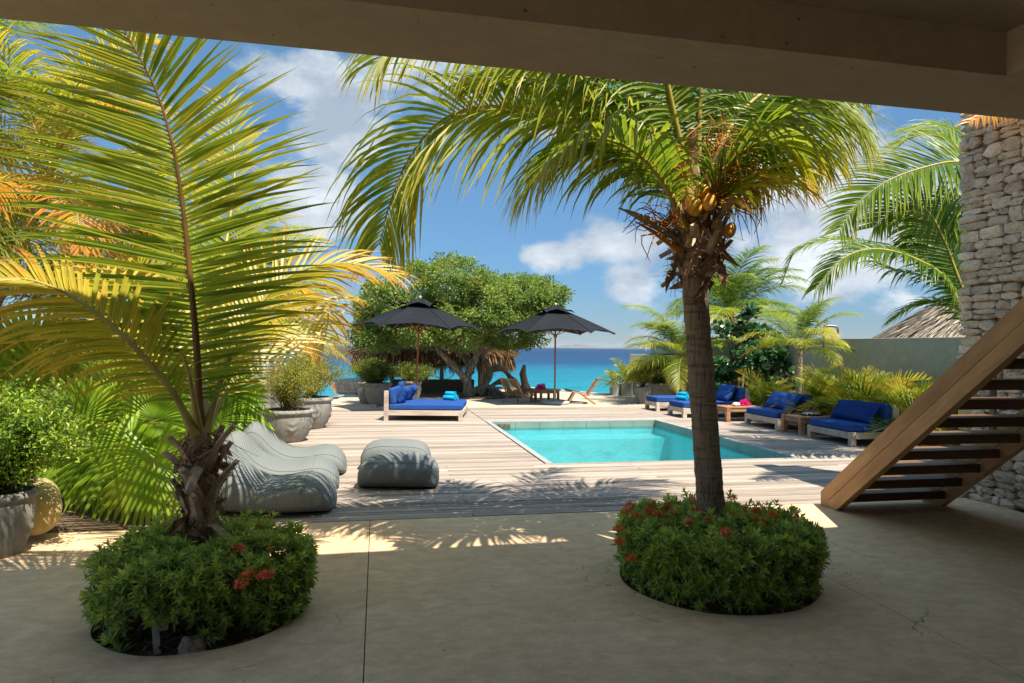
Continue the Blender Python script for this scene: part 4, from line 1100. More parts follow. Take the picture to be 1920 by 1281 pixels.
# pots
def pot(name, label, loc, r, h, style='round', mat='pot_cement', group='cement plant pots', rz=0, cat='pot'):
    t_ = thing(name, label, cat, loc, rz, group)
    if style == 'round': prof = [(.001, 0), (.56, 0), (.62, .03), (.76, .2), (.87, .42), (.93, .65), (.94, .80), (.93, .86), (1.0, .875), (1.03, .92), (1.0, .97), (.93, 1.0), (.86, .985), (.86, .90), (.001, .88)]
    elif style == 'cyl': prof = [(.001, 0), (.93, 0), (.96, .03), (1, .97), (.98, 1.0), (.9, 1.0), (.89, .9), (.001, .88)]
    else: prof = [(.001, 0), (.78, 0), (.84, .05), (.95, .6), (.97, .82), (1.03, .86), (1.05, .97), (1.0, 1.0), (.92, 1.0), (.90, .9), (.001, .88)]
    ps = spline([(a * r, 0, b * h) for a, b in prof], 60); ps = [(max(.001, p[0]), p[2]) for p in ps]; ps = [p for p in ps]
    def mod(an, z, rr):
        if style == 'cyl': return 0 * an
        u = z / h; leaf = np.maximum(0, np.cos(an * 5)) ** 2 * np.maximum(0, np.sin((u - .1) / .65 * math.pi)) * ((u > .1) & (u < .75))
        ve = np.abs(((np.abs(((an * 5 / (2 * math.pi)) % 1) - .5) * 2.2 + u * 5) % 1) - .5)
        return (rr > .5 * r) * r * .085 * leaf * (.3 + 1.6 * ve)
    m = MB().lathe((0, 0, 0), ps, 120, mod=mod if style != 'cyl' else None)
    if style == 'square':
        for a in m.V:
            ang = np.arctan2(a[:, 1], a[:, 0]); q = (np.abs(np.cos(ang)) ** 5 + np.abs(np.sin(ang)) ** 5) ** (-1 / 5); a[:, 0] *= q; a[:, 1] *= q * .8
    part('vessel', m, [mat], t_)
    part('soil_fill', MB().lathe((0, 0, h * .885), [(.001, .03), (.45 * r, .035), (.85 * r, .0)], 24), ['soil'], t_)
    return t_


pot('plant_pot', 'big carved cement pot right behind the farthest knitted lounger', (-1.50, 12.25, 0), .43, .55)
pot('plant_pot', 'carved cement pot second from the front by the pale wall', (-1.30, 14.15, 0), .43, .62)
pot('plant_pot', 'cement pot with dark bush left of the double daybed', (.03, 19.3, 0), .38, .63)
pot('plant_pot', 'cement pot half hidden behind the blue pillows of the double daybed', (1.02, 20.8, 0), .30, .60)
pot('plant_pot', 'cement pot tucked behind the left pot near the sea', (-.25, 20.1, 0), .34, .62)
for k, (px, d, lab) in enumerate(((1154, 24.0, 'grey cylinder pot at the sea side end of the row'), (1175.5, 23.8, 'grey cylinder pot in the middle of the row'), (1194, 24.4, 'grey cylinder pot at the back of the row'))):
    p = P(px, 735, d); pot('plant_pot', lab, (p[0], p[1], 0), .21, .42, 'cyl', 'coping', 'cement plant pots')
pot('plant_pot', 'round dark cement pot left of the pale square pot', (7.85, 19.4, 0), .25, .50, 'round')
pot('plant_pot', 'large pale square pot with carved swag behind the loungers', (8.78, 19.95, 0), .46, .58, 'square', 'pot_pale', rz=A11)
pf_ = G(-8, 1040); pot('plant_pot', 'weathered round cement pot at the left edge of the terrace', (pf_[0], pf_[1], 0), .27, .50, 'round')
fp = thing('fallen_pot', 'ochre clay pot lying on its side by the left planting', 'pot', (-2.82, 6.42, 0), math.radians(-60))
m = MB().lathe((0, 0, 0), [(.001, 0), (.13, 0), (.17, .03), (.20, .18), (.215, .38), (.225, .42), (.20, .42), (.19, .38), (.16, .06), (.001, .04)], 60); m.xf(rot('Y', math.radians(-84)), (.2, 0, .225)); part('vessel', m, ['pot_ochre'], fp)

# small things
def bollard(label, loc, h): m = MB().tube([(*loc, 0), (*loc, h)], .05, 14); m.lathe((*loc, h), [(.05, 0), (.062, .005), (.062, .04), (.001, .06)], 14); return solo('wooden_post', m, ['bark_grey'], label, 'post', 'slim round posts behind the stairs')
m = MB(); a = P(1545, 640, 15.0); pts = spline([a - [0, 0, .3], a + [0, 0, .25], a + [.06, 0, .33], a + [.22, -.06, .33], a + [.28, -.08, .28], a + [.28, -.08, .16]], 24); m.tube(pts, .028, 12); solo('shower_pipe', m, ['warm_metal'], 'curved metal shower pipe rising over the garden wall', 'shower')
m = MB().lathe((0, 0, 0), [(.001, 0), (.07, 0), (.08, .04), (.06, .1), (.001, .12)], 16); m.xf(rot('X', math.pi / 2), (10.35, 25.1, 1.78) if False else tuple(P(1254, 649, 25.0))); solo('wall_lamp', m, ['white_ceramic'], 'small round white lamp on the end of the grey garden wall', 'wall lamp')
wl2 = thing('sailboat', 'distant white sailboat mast beyond the garden wall', 'boat', tuple(P(1338, 655, 60) - [0, 0, 1.9])); m = MB(); a = np.array([0, 0, .3]); m.tube([a, a + [.9, 0, 5.2]], .05, 6); part('mast', m, ['sail_white'], wl2)
m = MB(); m.box((0, 0, .1), (3.4, 1.1, .6), .25, n=6); part('hull', m, ['sail_white'], wl2)
# in the left planting
sp = thing('garden_spotlight', 'black garden spotlight tilted among the left hedge leaves', 'garden light', (-1.27, 4.13, -.04)); sp.scale = (.72, .72, .72)
part('lamp_body', MB().tube([(.0, 0, .12), (.05, -.02, .20), (.09, -.03, .27)], [.03, .04, .042], 14), ['black_plastic'], sp); m = MB(); m.lathe((0, 0, 0), [(.043, 0), (.04, .02), (.025, .035), (.001, .042)], 16); m.xf(rot('Y', .45), (.092, -.031, .272)); part('lens', m, ['lamp_glass'], sp); part('stake', MB().tube([(0, 0, -.1), (0, 0, .12)], .012, 8), ['black_plastic'], sp)
jb = thing('socket_post', 'leaning wooden stake carrying a grey socket box in the left bed', 'socket post', (-1.17, 4.05, -.04), .2); jb.scale = (.72, .72, .72)
part('stake', MB().box((0, 0, .13), (.05, .03, .30), .003, rot('Y', -.08)), ['weathered_teak'], jb); part('socket_box', MB().box((.035, -.035, .235), (.095, .045, .115), .006, rot('Z', .25)), ['grey_box'], jb)
g = np.random.default_rng(12)
def rock(label, loc, size, seed=0, name='rock', mat='rough_rock'):
    gg = np.random.default_rng(seed); m = MB(); n = 18; v = []
    for i in range(n):
        th = math.pi * i / (n - 1)
        for j in range(n): ph = 2 * math.pi * j / n; v.append((math.sin(th) * math.cos(ph), math.sin(th) * math.sin(ph), math.cos(th)))
    v = np.array(v); s_ = (np.abs(v) ** 4).sum(1) ** -.25; v = v * s_[:, None]; v = v * (1 + np.array([mnoise.noise(Vector(q * 1.7 + seed)) * .25 + mnoise.noise(Vector(q * 5 + seed)) * .08 for q in v]))[:, None]
    f = [(i * n + j, (i + 1) * n + j, (i + 1) * n + (j + 1) % n, i * n + (j + 1) % n) for i in range(n - 1) for j in range(n)]
    m.add(v * np.array(size) / 2 + [0, 0, size[2] * .42], f, 0, True); o = part(name, m, [mat]); o.location = loc; o.rotation_euler = (0, 0, gg.random() * 3); return setp(o, label, 'rock')
rock('pale pitted coral rock at the front of the left planting', (-.97, 4.0, -.05), (.13, .10, .11), 3)
for k, (px, py, lab, sz) in enumerate(((672, 737, 'long pale rock at the sea edge left of the far pots', (1.7, .8, .55)), (700, 763, 'small flat stone in front of the far left pot', (.5, .2, .1)), (205, 1192, 'small reddish stone at the left rim of the left bed', (.09, .07, .06)))):
    q = G(px, py); rock(lab, (q[0], q[1], -.03), sz, 5 + k)
m = MB().tube(spline([(-1.15, 4.03, -.01), (-1.08, 4.08, .02), (-.98, 4.10, .01), (-.88, 4.18, -.02)], 16), .008, 6); solo('garden_hose', m, ['hose'], 'thin dark irrigation hose lying in the left planting', 'hose')

# thatched roofs
def thatch_roof(name, label, c, R_, z0, z1, mat, fringe, seed, tiers=7, dens=1.0, wall=None, posts=6):
    t_ = thing(name, label, 'thatched roof' if wall is None else 'hut', (c[0], c[1], wall if wall is not None else z0))
    g = np.random.default_rng(seed); o = np.array([c[0], c[1], 0.])
    part('roof_cone', MB().lathe((c[0], c[1], 0), [(R_ * .97, z0), (R_ * .5, z0 + (z1 - z0) * .52), (.02, z1 - .05)], 40), ['joint_dark'], t_, False)
    for k in range(tiers):
        u = k / tiers; n = int(2 * math.pi * R_ * (1 - u) / .022 * dens) + 60; an = g.random(n) * 2 * math.pi
        u0 = u + .13 + g.normal(0, .035, n); r0_ = R_ * np.clip(1 - u0, .01, 1); ln = (.32 if k else fringe) * (.7 + .6 * g.random(n)); sl = math.hypot(R_, z1 - z0)
        d = np.stack([np.cos(an), np.sin(an), np.zeros(n)], -1); p = o + d * r0_[:, None] + np.array([0, 0, 1.]) * (z0 + (z1 - z0) * np.clip(u0, 0, 1))[:, None]
        dn = unit(d * R_ + np.array([0, 0, -1.]) * (z1 - z0) + rdir(g, n) * R_ * .22); L_ = sl * .16 * (1 + .5 * g.random(n))
        nn = unit(d * (z1 - z0) + np.array([0, 0, 1.]) * R_); p = p + nn * (.03 + .05 * g.random((n, 1)))
        m = MB(); leaves(m, p, dn, nn + rdir(g, n) * .3, L_, .045, 0, g.random(n), .1, .05)
        if k == 0:
            n2 = n * 2; an = g.random(n2) * 2 * math.pi; d = np.stack([np.cos(an), np.sin(an), np.zeros(n2)], -1)
            p = o + d * (R_ * (.9 + .1 * g.random((n2, 1)))) + np.array([0, 0, 1.]) * (z0 + .04 + .1 * g.random((n2, 1)))
            leaves(m, p, unit(d * .25 + np.array([0, 0, -1.]) + rdir(g, n2) * .18), d + rdir(g, n2) * .5, fringe * (.5 + .8 * g.random(n2)), .05, 0, g.random(n2), .1, .05)
        part('thatch_layer', m, [mat], t_, False)
    for k in range(posts):
        a = k * 2 * math.pi / posts + .3; b_ = (c[0] + math.cos(a) * R_ * .72, c[1] + math.sin(a) * R_ * .72); part('post', MB().tube([(*b_, wall if wall is not None else -.1), (*b_, z0 + .35)], .09, 10), ['bark_grey'], t_, False)
    return t_


m_leaf('thatch_dark_leaf', [(0, (.06, .035, .02)), (.5, (.20, .125, .07)), (1, (.38, .26, .15))], .1, .9, .1, .3, 5)
m_leaf('thatch_grey_leaf', [(0, (.14, .12, .10)), (.5, (.34, .29, .23)), (1, (.52, .46, .38))], .05, .9, .1, .3, 5)
c = P(815, 660, 27.0); thatch_roof('beach_hut', 'round thatched shelter with shaggy fringe behind the big tree', (c[0], c[1]), 3.05, 1.42, 2.5, 'thatch_dark_leaf', .75, 4, 9, 1.5, -2.1)
c = P(1890, 560, 24.0); thatch_roof('thatched_hut', 'grey conical thatched roof showing above the right garden wall', (c[0], c[1]), 4.3, 1.85, 4.7, 'thatch_grey_leaf', .3, 5, 13, 1.2, -.2)

# timber edging and the log by the tree
m = MB()
for (a, b_, c2, d_) in (((905, 742), (915, 700), (940, 690), (960, 712)), ((960, 712), (975, 728), (985, 738), (1002, 742)), ((915, 742), (925, 722), (945, 716), (958, 738))):
    pts = spline([P(*q, 23.0 + .3 * k) for k, q in enumerate((a, b_, c2, d_))], 14); m.tube(pts, .10 + .03 * np.sin(np.arange(14)), 10)
solo('driftwood', m, ['driftwood'], 'tangle of thick twisted driftwood roots beside the big tree', 'driftwood')
p = G(984, 742); m = MB(); m.tube([(p[0] - .03, p[1], -.05), (p[0], p[1], .4), (p[0] - .08, p[1], .75), (p[0] - .02, p[1], 1.05)], [.17, .13, .12, .05], 10); m.tube([(p[0], p[1], .5), (p[0] + .15, p[1], .2), (p[0] + .4, p[1], -.02)], [.08, .09, .05], 8)
solo('driftwood_stump', m, ['driftwood'], 'upright grey driftwood stump behind the left woven chair', 'driftwood')
m = MB(); c = P(833, 700, 23.0)
m.tube([c + np.array([.32 * math.cos(a), 0, .2 * math.sin(a)]) for a in np.linspace(0, 6.283, 24)], .012, 6)
for k in range(-3, 4): m.tube([c + np.array([k * .09, 0, -.19 * math.sqrt(1 - (k * .28) ** 2)]), c + np.array([k * .09, .0, .19 * math.sqrt(1 - (k * .28) ** 2)])], .006, 5)
o = solo('hanging_basket_chair', m, ['driftwood'], 'oval openwork cane hoop hanging from the tree above the low wall', 'hanging hoop')

# ================================================================== PLANTS
def pts(L_): return [P(*q) for q in L_]


TOCAM = -FWD
def ptl(L_): return [P(a, b, c * .957) for a, b, c in L_]


# ---- left coconut palm, close to the terrace
lpalm = thing('coconut_palm', 'young coconut palm with one huge upright yellow green frond in the left hedge', 'palm tree', (LP[0], LP[1], -.05))
tp = spline(ptl([(380, 1165, 4.50), (378, 1010, 4.50), (374, 930, 4.5), (376, 860, 4.5), (375, 800, 4.5)]), 22)
m = MB().tube(tp, [.085, .08, .078, .076, .075, .075, .076, .078, .08, .082, .085, .088, .09, .09, .092, .092, .09, .085, .08, .07, .06, .05], 14); part('trunk', m, ['fibre'], lpalm, False)


def boots(parent, base_pts, n, seed, r0_, ln=(.22, .42), mats='boot', flare=.7, z_lo=0, z_hi=1):
    g = np.random.default_rng(seed)
    for k in range(n):
        u = z_lo + (z_hi - z_lo) * (k + g.random() * .6) / n; c = base_pts[int(u * (len(base_pts) - 1))]; a = k * 2.4 + g.normal(0, .2); d = np.array([math.cos(a), math.sin(a), 0])
        l = ln[0] + (ln[1] - ln[0]) * g.random(); out_ = flare * (.3 + .8 * g.random()); sgn = 1 if g.random() > .12 else -.4
        q = [c + d * r0_ * .7 - [0, 0, .06], c + d * (r0_ + .02) + [0, 0, .04], c + d * (r0_ + .03 + l * out_ * .42) + [0, 0, l * .48 * sgn + .04], c + d * (r0_ + .05 + l * out_) + [0, 0, l * .95 * sgn + .03]]
        q = spline(q, 7); m = MB(); S = np.array([-d[1], d[0], 0]); T = unit(np.gradient(q, axis=0)); N = unit(np.cross(S, T)) * -1
        w = np.array([.06, .055, .045, .035, .03, .027, .024]) * (.8 + .5 * g.random()); rows = []
        for i in range(7):
            Ni = N[i]; rows.append(np.stack([q[i] - S * w[i], q[i] - S * w[i] * .5 + Ni * .015, q[i] + Ni * .022, q[i] + S * w[i] * .5 + Ni * .015, q[i] + S * w[i], q[i] - Ni * .012]))
        v = np.concatenate(rows); f = [(i * 6 + j, i * 6 + (j + 1) % 6, (i + 1) * 6 + (j + 1) % 6, (i + 1) * 6 + j) for i in range(6) for j in range(6)] + [(36, 37, 38, 39, 40, 41)]
        m.add(v, f, 0, False, g.random()); part('leaf_base', m, [mats], parent, False)


def fibres(parent, c_pts, n, seed, r_, ln=.2, mat='fibre'):
    g = np.random.default_rng(seed); m = MB()
    for k in range(n):
        c = c_pts[g.integers(len(c_pts))]; a = g.random() * 6.283; d = np.array([math.cos(a), math.sin(a), 0])
        s = np.array([-d[1], d[0], 0]); p0 = c + d * r_; l = ln * (.4 + g.random()); q = [p0, p0 + d * .04 * g.random() + s * l * .4 * g.normal() + [0, 0, g.normal() * l * .3], p0 + d * (.03 + .07 * g.random()) + s * l * .6 * g.normal() + [0, 0, -l * g.random()]]
        m.tube(q, [.003, .0025, .001], 3, cap=False)
    n2 = n // 3; cc = np.array([c_pts[i] for i in g.integers(len(c_pts), size=n2)]); a = g.random(n2) * 6.283; d = np.stack([np.cos(a), np.sin(a), 0 * a], -1)
    leaves(m, cc + d * r_ * .95, unit(rdir(g, n2) + [0, 0, -.8]), d + .3 * rdir(g, n2), ln * (.5 + g.random(n2)), .06, 0, g.random(n2), .3, .3)
    part('fibre_wrap', m, [mat], parent, False, kind='stuff')


boots(lpalm, tp[10:20], 15, 3, .07, (.13, .28), flare=.7)
fibres(lpalm, tp[6:21], 260, 4, .082, .14)
LF = [
    (dict(ctrl=ptl([(376, 815, 4.50), (373, 740, 4.5), (368, 640, 4.48), (357, 520, 4.44), (343, 390, 4.38), (322, 265, 4.3), (288, 160, 4.22), (232, 55, 4.1)]), Ln=1.08, n=88, droop=.22, up=TOCAM, a0=8, a1=50, w=.032, lift=.02, v=.40, vt=.22, r=.020, bare=.10, asym=(1.12, .86), jit=.05, K=6, tipv=.05, pk=.5, aexp=2.2), 'rachis_brown'),
    (dict(ctrl=ptl([(386, 812, 4.50), (412, 720, 4.6), (455, 620, 4.75), (520, 535, 4.9), (590, 500, 5.0), (665, 495, 5.05), (735, 512, 5.1)]), Ln=.62, n=60, droop=.75, up=(.1, -.6, 1), a0=35, a1=66, w=.029, lift=.1, v=.66, vt=.12, r=.017, bare=.2, K=6), 'petiole'),
    (dict(ctrl=ptl([(366, 818, 4.45), (338, 760, 4.4), (300, 705, 4.35), (225, 625, 4.3), (140, 560, 4.3), (55, 525, 4.3), (-50, 520, 4.3)]), Ln=.70, n=62, droop=.95, up=(-.1, -.8, .9), a0=32, a1=64, w=.029, lift=.1, v=.64, vt=.18, r=.019, bare=.16, K=6), 'petiole'),
    (dict(ctrl=ptl([(380, 812, 4.55), (388, 700, 4.9), (405, 560, 5.4), (430, 420, 5.9), (440, 300, 6.3), (420, 190, 6.6)]), Ln=.75, n=56, droop=.5, up=(0, -1, .4), a0=25, a1=55, w=.036, v=.42, r=.017), 'petiole'),
    (dict(ctrl=ptl([(384, 815, 4.6), (420, 740, 4.9), (480, 660, 5.4), (560, 600, 6.0), (605, 560, 6.4), (615, 600, 6.7), (600, 660, 6.9)]), Ln=.62, n=56, droop=.9, up=(0, -.7, 1), a0=35, a1=60, w=.034, v=.62, r=.016), 'petiole'),
    (dict(ctrl=ptl([(372, 815, 4.6), (350, 720, 5.0), (310, 620, 5.5), (250, 540, 6.0), (170, 500, 6.4), (80, 520, 6.6)]), Ln=.66, n=56, droop=.9, up=(0, -.5, 1), a0=30, a1=60, w=.036, v=.68, vt=.2, r=.016), 'petiole'),
    (dict(ctrl=ptl([(376, 815, 4.52), (362, 740, 4.3), (352, 690, 4.15), (340, 660, 4.0)]), Ln=.05, n=16, droop=.9, w=.02, v=.6, r=.02, bare=.8), 'petiole'),
]
for i, (k, sm) in enumerate(LF): part('frond', frond(seed=i, **k), ['palm_leaf', sm], lpalm, False)

# ---- right coconut palm with fruit
rpalm = thing('coconut_palm', 'tall coconut palm bearing orange coconuts in the right hedge', 'palm tree', (RP[0], RP[1], -.05))
tp = spline(pts([(1345, 1125, 5.08), (1334, 965, 5.08), (1322, 800, 5.09), (1310, 640, 5.1), (1303, 540, 5.1), (1300, 480, 5.1)]), 110); tp[:, 2] = np.maximum(tp[:, 2], -.1)
n = len(tp); q = np.arange(n); rr = np.linspace(.106, .088, n) * (1 + .05 * ((q * .29) % 1 - .4) + .008 * np.sin(q * 1.7)); rr[:14] *= np.linspace(1.15, 1, 14)
m = MB().tube(tp, rr, 26)
for i, v in enumerate(m.V[:1]):
    v += np.array([[mnoise.noise(Vector(p * 9)), mnoise.noise(Vector(p * 9 + 7)), 0] for p in v]) * .008
part('trunk', m, ['palm_bark'], rpalm, False)
cp = spline(pts([(1302, 520, 5.1), (1308, 470, 5.1), (1305, 430, 5.1), (1298, 390, 5.1), (1296, 340, 5.1), (1296, 300, 5.1)]), 14)
part('crown_shaft', MB().tube(cp, [.10, .14, .155, .16, .15, .13, .12, .12, .11, .10, .09, .07, .06, .04], 14), ['fibre'], rpalm, False)
boots(rpalm, cp[0:7], 15, 9, .11, (.16, .34), flare=.6); boots(rpalm, cp[6:12], 8, 19, .08, (.25, .4), flare=.4)
fibres(rpalm, cp[0:9], 320, 5, .15, .17)
C0 = P(1298, 385, 5.1)
RF = [
    dict(ctrl=pts([(1290, 440, 5.06), (1262, 372, 5.05), (1195, 292, 5.05), (1090, 232, 5.1), (985, 205, 5.15), (890, 203, 5.2), (820, 232, 5.25), (765, 300, 5.3), (730, 385, 5.35), (712, 455, 5.4)]), Ln=1.08, n=92, droop=1.7, up=(0, -.85, .6), a0=24, a1=60, w=.034, lift=.2, v=.46, vt=.10, tipv=.22, r=.02, K=6, pk=.55),
    dict(ctrl=pts([(1292, 400, 5.1), (1250, 260, 5.05), (1170, 150, 5.0), (1040, 75, 4.95), (890, 40, 4.9), (770, 60, 4.9), (700, 120, 4.9)]), Ln=1.05, n=86, droop=1.7, up=(0, -.8, .6), v=.30, r=.02, K=6, a0=28, a1=60),
    dict(ctrl=pts([(1290, 420, 5.1), (1250, 330, 5.3), (1180, 250, 5.6), (1090, 195, 5.9), (990, 190, 6.2), (900, 230, 6.4)]), Ln=1.1, n=84, droop=1.8, up=(0, -.7, .7), v=.36, r=.018, K=6, a0=28),
    dict(ctrl=pts([(1288, 430, 5.0), (1245, 345, 4.85), (1190, 285, 4.7), (1120, 260, 4.6), (1050, 285, 4.5), (1000, 345, 4.45)]), Ln=.95, n=74, droop=2.2, up=(0, 0, 1), v=.34, r=.018, K=6, a0=28),
    dict(ctrl=pts([(1294, 420, 5.05), (1285, 320, 5.0), (1262, 210, 4.9), (1235, 90, 4.75), (1190, -60, 4.5), (1130, -150, 4.2)]), Ln=.72, n=66, droop=1.3, up=(0, -.9, .4), v=.34, r=.024, K=6, a0=20, bare=.24),
    dict(ctrl=pts([(1300, 420, 5.1), (1308, 300, 5.15), (1312, 180, 5.1), (1325, 60, 5.0), (1370, -60, 4.9), (1450, -120, 4.8)]), Ln=.72, n=66, droop=1.3, up=(0, -.8, .4), v=.34, r=.024, K=6, a0=20, bare=.24),
    dict(ctrl=pts([(1306, 420, 5.1), (1340, 305, 5.12), (1383, 220, 5.2), (1445, 168, 5.3), (1520, 165, 5.4), (1580, 200, 5.5), (1615, 255, 5.55)]), Ln=1.05, n=84, droop=1.8, up=(0, -.7, .7), v=.30, vt=.2, r=.02, K=6, a0=25),
    dict(ctrl=pts([(1308, 425, 5.05), (1350, 335, 4.95), (1400, 280, 4.9), (1450, 262, 4.85), (1500, 285, 4.85)]), Ln=1.0, n=72, droop=2.3, up=(0, 0, 1), v=.32, r=.018, K=6, a0=25),
    dict(ctrl=pts([(1302, 410, 5.15), (1330, 310, 5.5), (1375, 240, 5.9), (1440, 210, 6.3), (1510, 240, 6.7), (1560, 310, 7.0)]), Ln=1.05, n=76, droop=2.0, up=(0, 0, 1), v=.38, r=.018, K=6),
    dict(ctrl=pts([(1296, 410, 5.15), (1300, 300, 5.6), (1310, 220, 6.2), (1330, 190, 6.9), (1340, 230, 7.5)]), Ln=1.0, n=74, droop=1.9, up=(0, .5, 1), v=.42, r=.018, K=6),
    dict(ctrl=pts([(1286, 435, 5.1), (1240, 300, 5.2), (1200, 190, 5.4), (1130, 110, 5.6), (1030, 80, 5.8), (920, 110, 6.0)]), Ln=1.1, n=84, droop=2.1, up=(0, 0, 1), v=.32, r=.018, K=6),
    dict(ctrl=pts([(1308, 420, 5.1), (1360, 330, 5.3), (1400, 240, 5.5), (1470, 150, 5.7), (1560, 110, 5.9), (1640, 150, 6.1)]), Ln=1.05, n=78, droop=2.0, up=(0, 0, 1), v=.36, r=.018, K=6),
    dict(ctrl=pts([(1310, 430, 5.1), (1350, 370, 5.15), (1390, 345, 5.25), (1430, 350, 5.35)]), Ln=.85, n=50, droop=2.2, up=(0, 0, 1), v=.5, vt=.3, r=.014, K=6),
    dict(ctrl=pts([(1288, 425, 5.15), (1255, 320, 5.5), (1205, 245, 5.9), (1150, 225, 6.3), (1085, 260, 6.7)]), Ln=1.0, n=76, droop=2.2, up=(0, 0, 1), v=.50, vt=.2, r=.018, K=6),
    dict(ctrl=pts([(1286, 430, 5.1), (1235, 330, 5.1), (1160, 235, 5.1), (1070, 165, 5.1), (960, 145, 5.15), (880, 160, 5.2)]), Ln=1.0, n=86, droop=2.2, up=(0, 0, 1), v=.42, vt=.2, r=.018, K=6),
    dict(ctrl=pts([(1306, 425, 5.15), (1345, 345, 5.4), (1385, 290, 5.7), (1440, 275, 6.0), (1490, 320, 6.3)]), Ln=1.0, n=70, droop=2.3, up=(0, 0, 1), v=.46, vt=.2, r=.016, K=6),
]
for i, k in enumerate(RF): part('frond', frond(seed=40 + i, missing=.03, **k), ['palm_leaf', 'petiole'], rpalm, False)
for i, (px, py, d, rx, rz_, tl) in enumerate(((1316, 357, 4.92, .055, .060, 0), (1329, 379, 4.88, .055, .065, .2), (1301, 386, 4.90, .060, .080, -.6), (1362, 382, 4.98, .04, .052, .7), (1276, 358, 4.95, .032, .036, 1.5), (1368, 432, 4.98, .045, .065, .5), (1345, 420, 4.98, .04, .05, .1))):
    m = MB(); pr = [(max(.001, rx * math.sin(a) * (1 + .12 * math.cos(a))), -rz_ * math.cos(a)) for a in np.linspace(0, math.pi, 16)]
    m.lathe((0, 0, 0), pr, 20, mod=lambda a, z, r: .035 * r * np.cos(a * 3)); m.xf(rot('Y', tl), P(px, py, d)); part('coconut', m, ['coconut'], rpalm, False)
g = np.random.default_rng(15)
for (px, py, dx, nn) in ((1325, 372, (.7, -.2, .5), 18), (1345, 330, (.6, -.3, .9), 16), (1285, 350, (-.5, -.4, .5), 12), (1262, 330, (-.9, -.2, .5), 10), (1370, 385, (1, -.1, .1), 13), (1262, 425, (-1.3, -.1, .45), 22), (1330, 300, (.2, -.5, .9), 9)):
    m = MB(); c = P(px, py, 4.97); d0 = unit(dx)
    for k in range(nn):
        d = unit(d0 + .45 * g.normal(0, 1, 3)); q = [c + d * .03, c + d * .12, c + unit(d + .25 * g.normal(0, 1, 3)) * (.20 + .1 * g.random()), c + unit(d + .35 * g.normal(0, 1, 3) - [0, 0, .25]) * (.28 + .14 * g.random())]
        m.tube(spline(q, 7), [.0055, .005, .0045, .004, .0035, .003, .002], 4, cap=False)
    part('flower_stalk', m, ['orange_stem'], rpalm, False)
m = MB(); a = pts([(1290, 470, 5.05), (1255, 440, 5.0), (1215, 415, 4.95), (1180, 398, 4.92), (1160, 390, 4.9)]); m.tube(spline(a, 12), [.03, .03, .03, .032, .038, .045, .05, .048, .04, .03, .018, .006], 10, flat=.55); part('spathe', m, ['driftwood'], rpalm, False)
m = MB(); a = pts([(1290, 480, 5.05), (1250, 452, 4.98), (1225, 435, 4.96), (1190, 415, 4.94)]); m.tube(spline(a, 10), [.028, .028, .026, .024, .022, .02, .016, .012, .008, .004], 8); part('flower_stem', m, ['orange_stem'], rpalm, False)

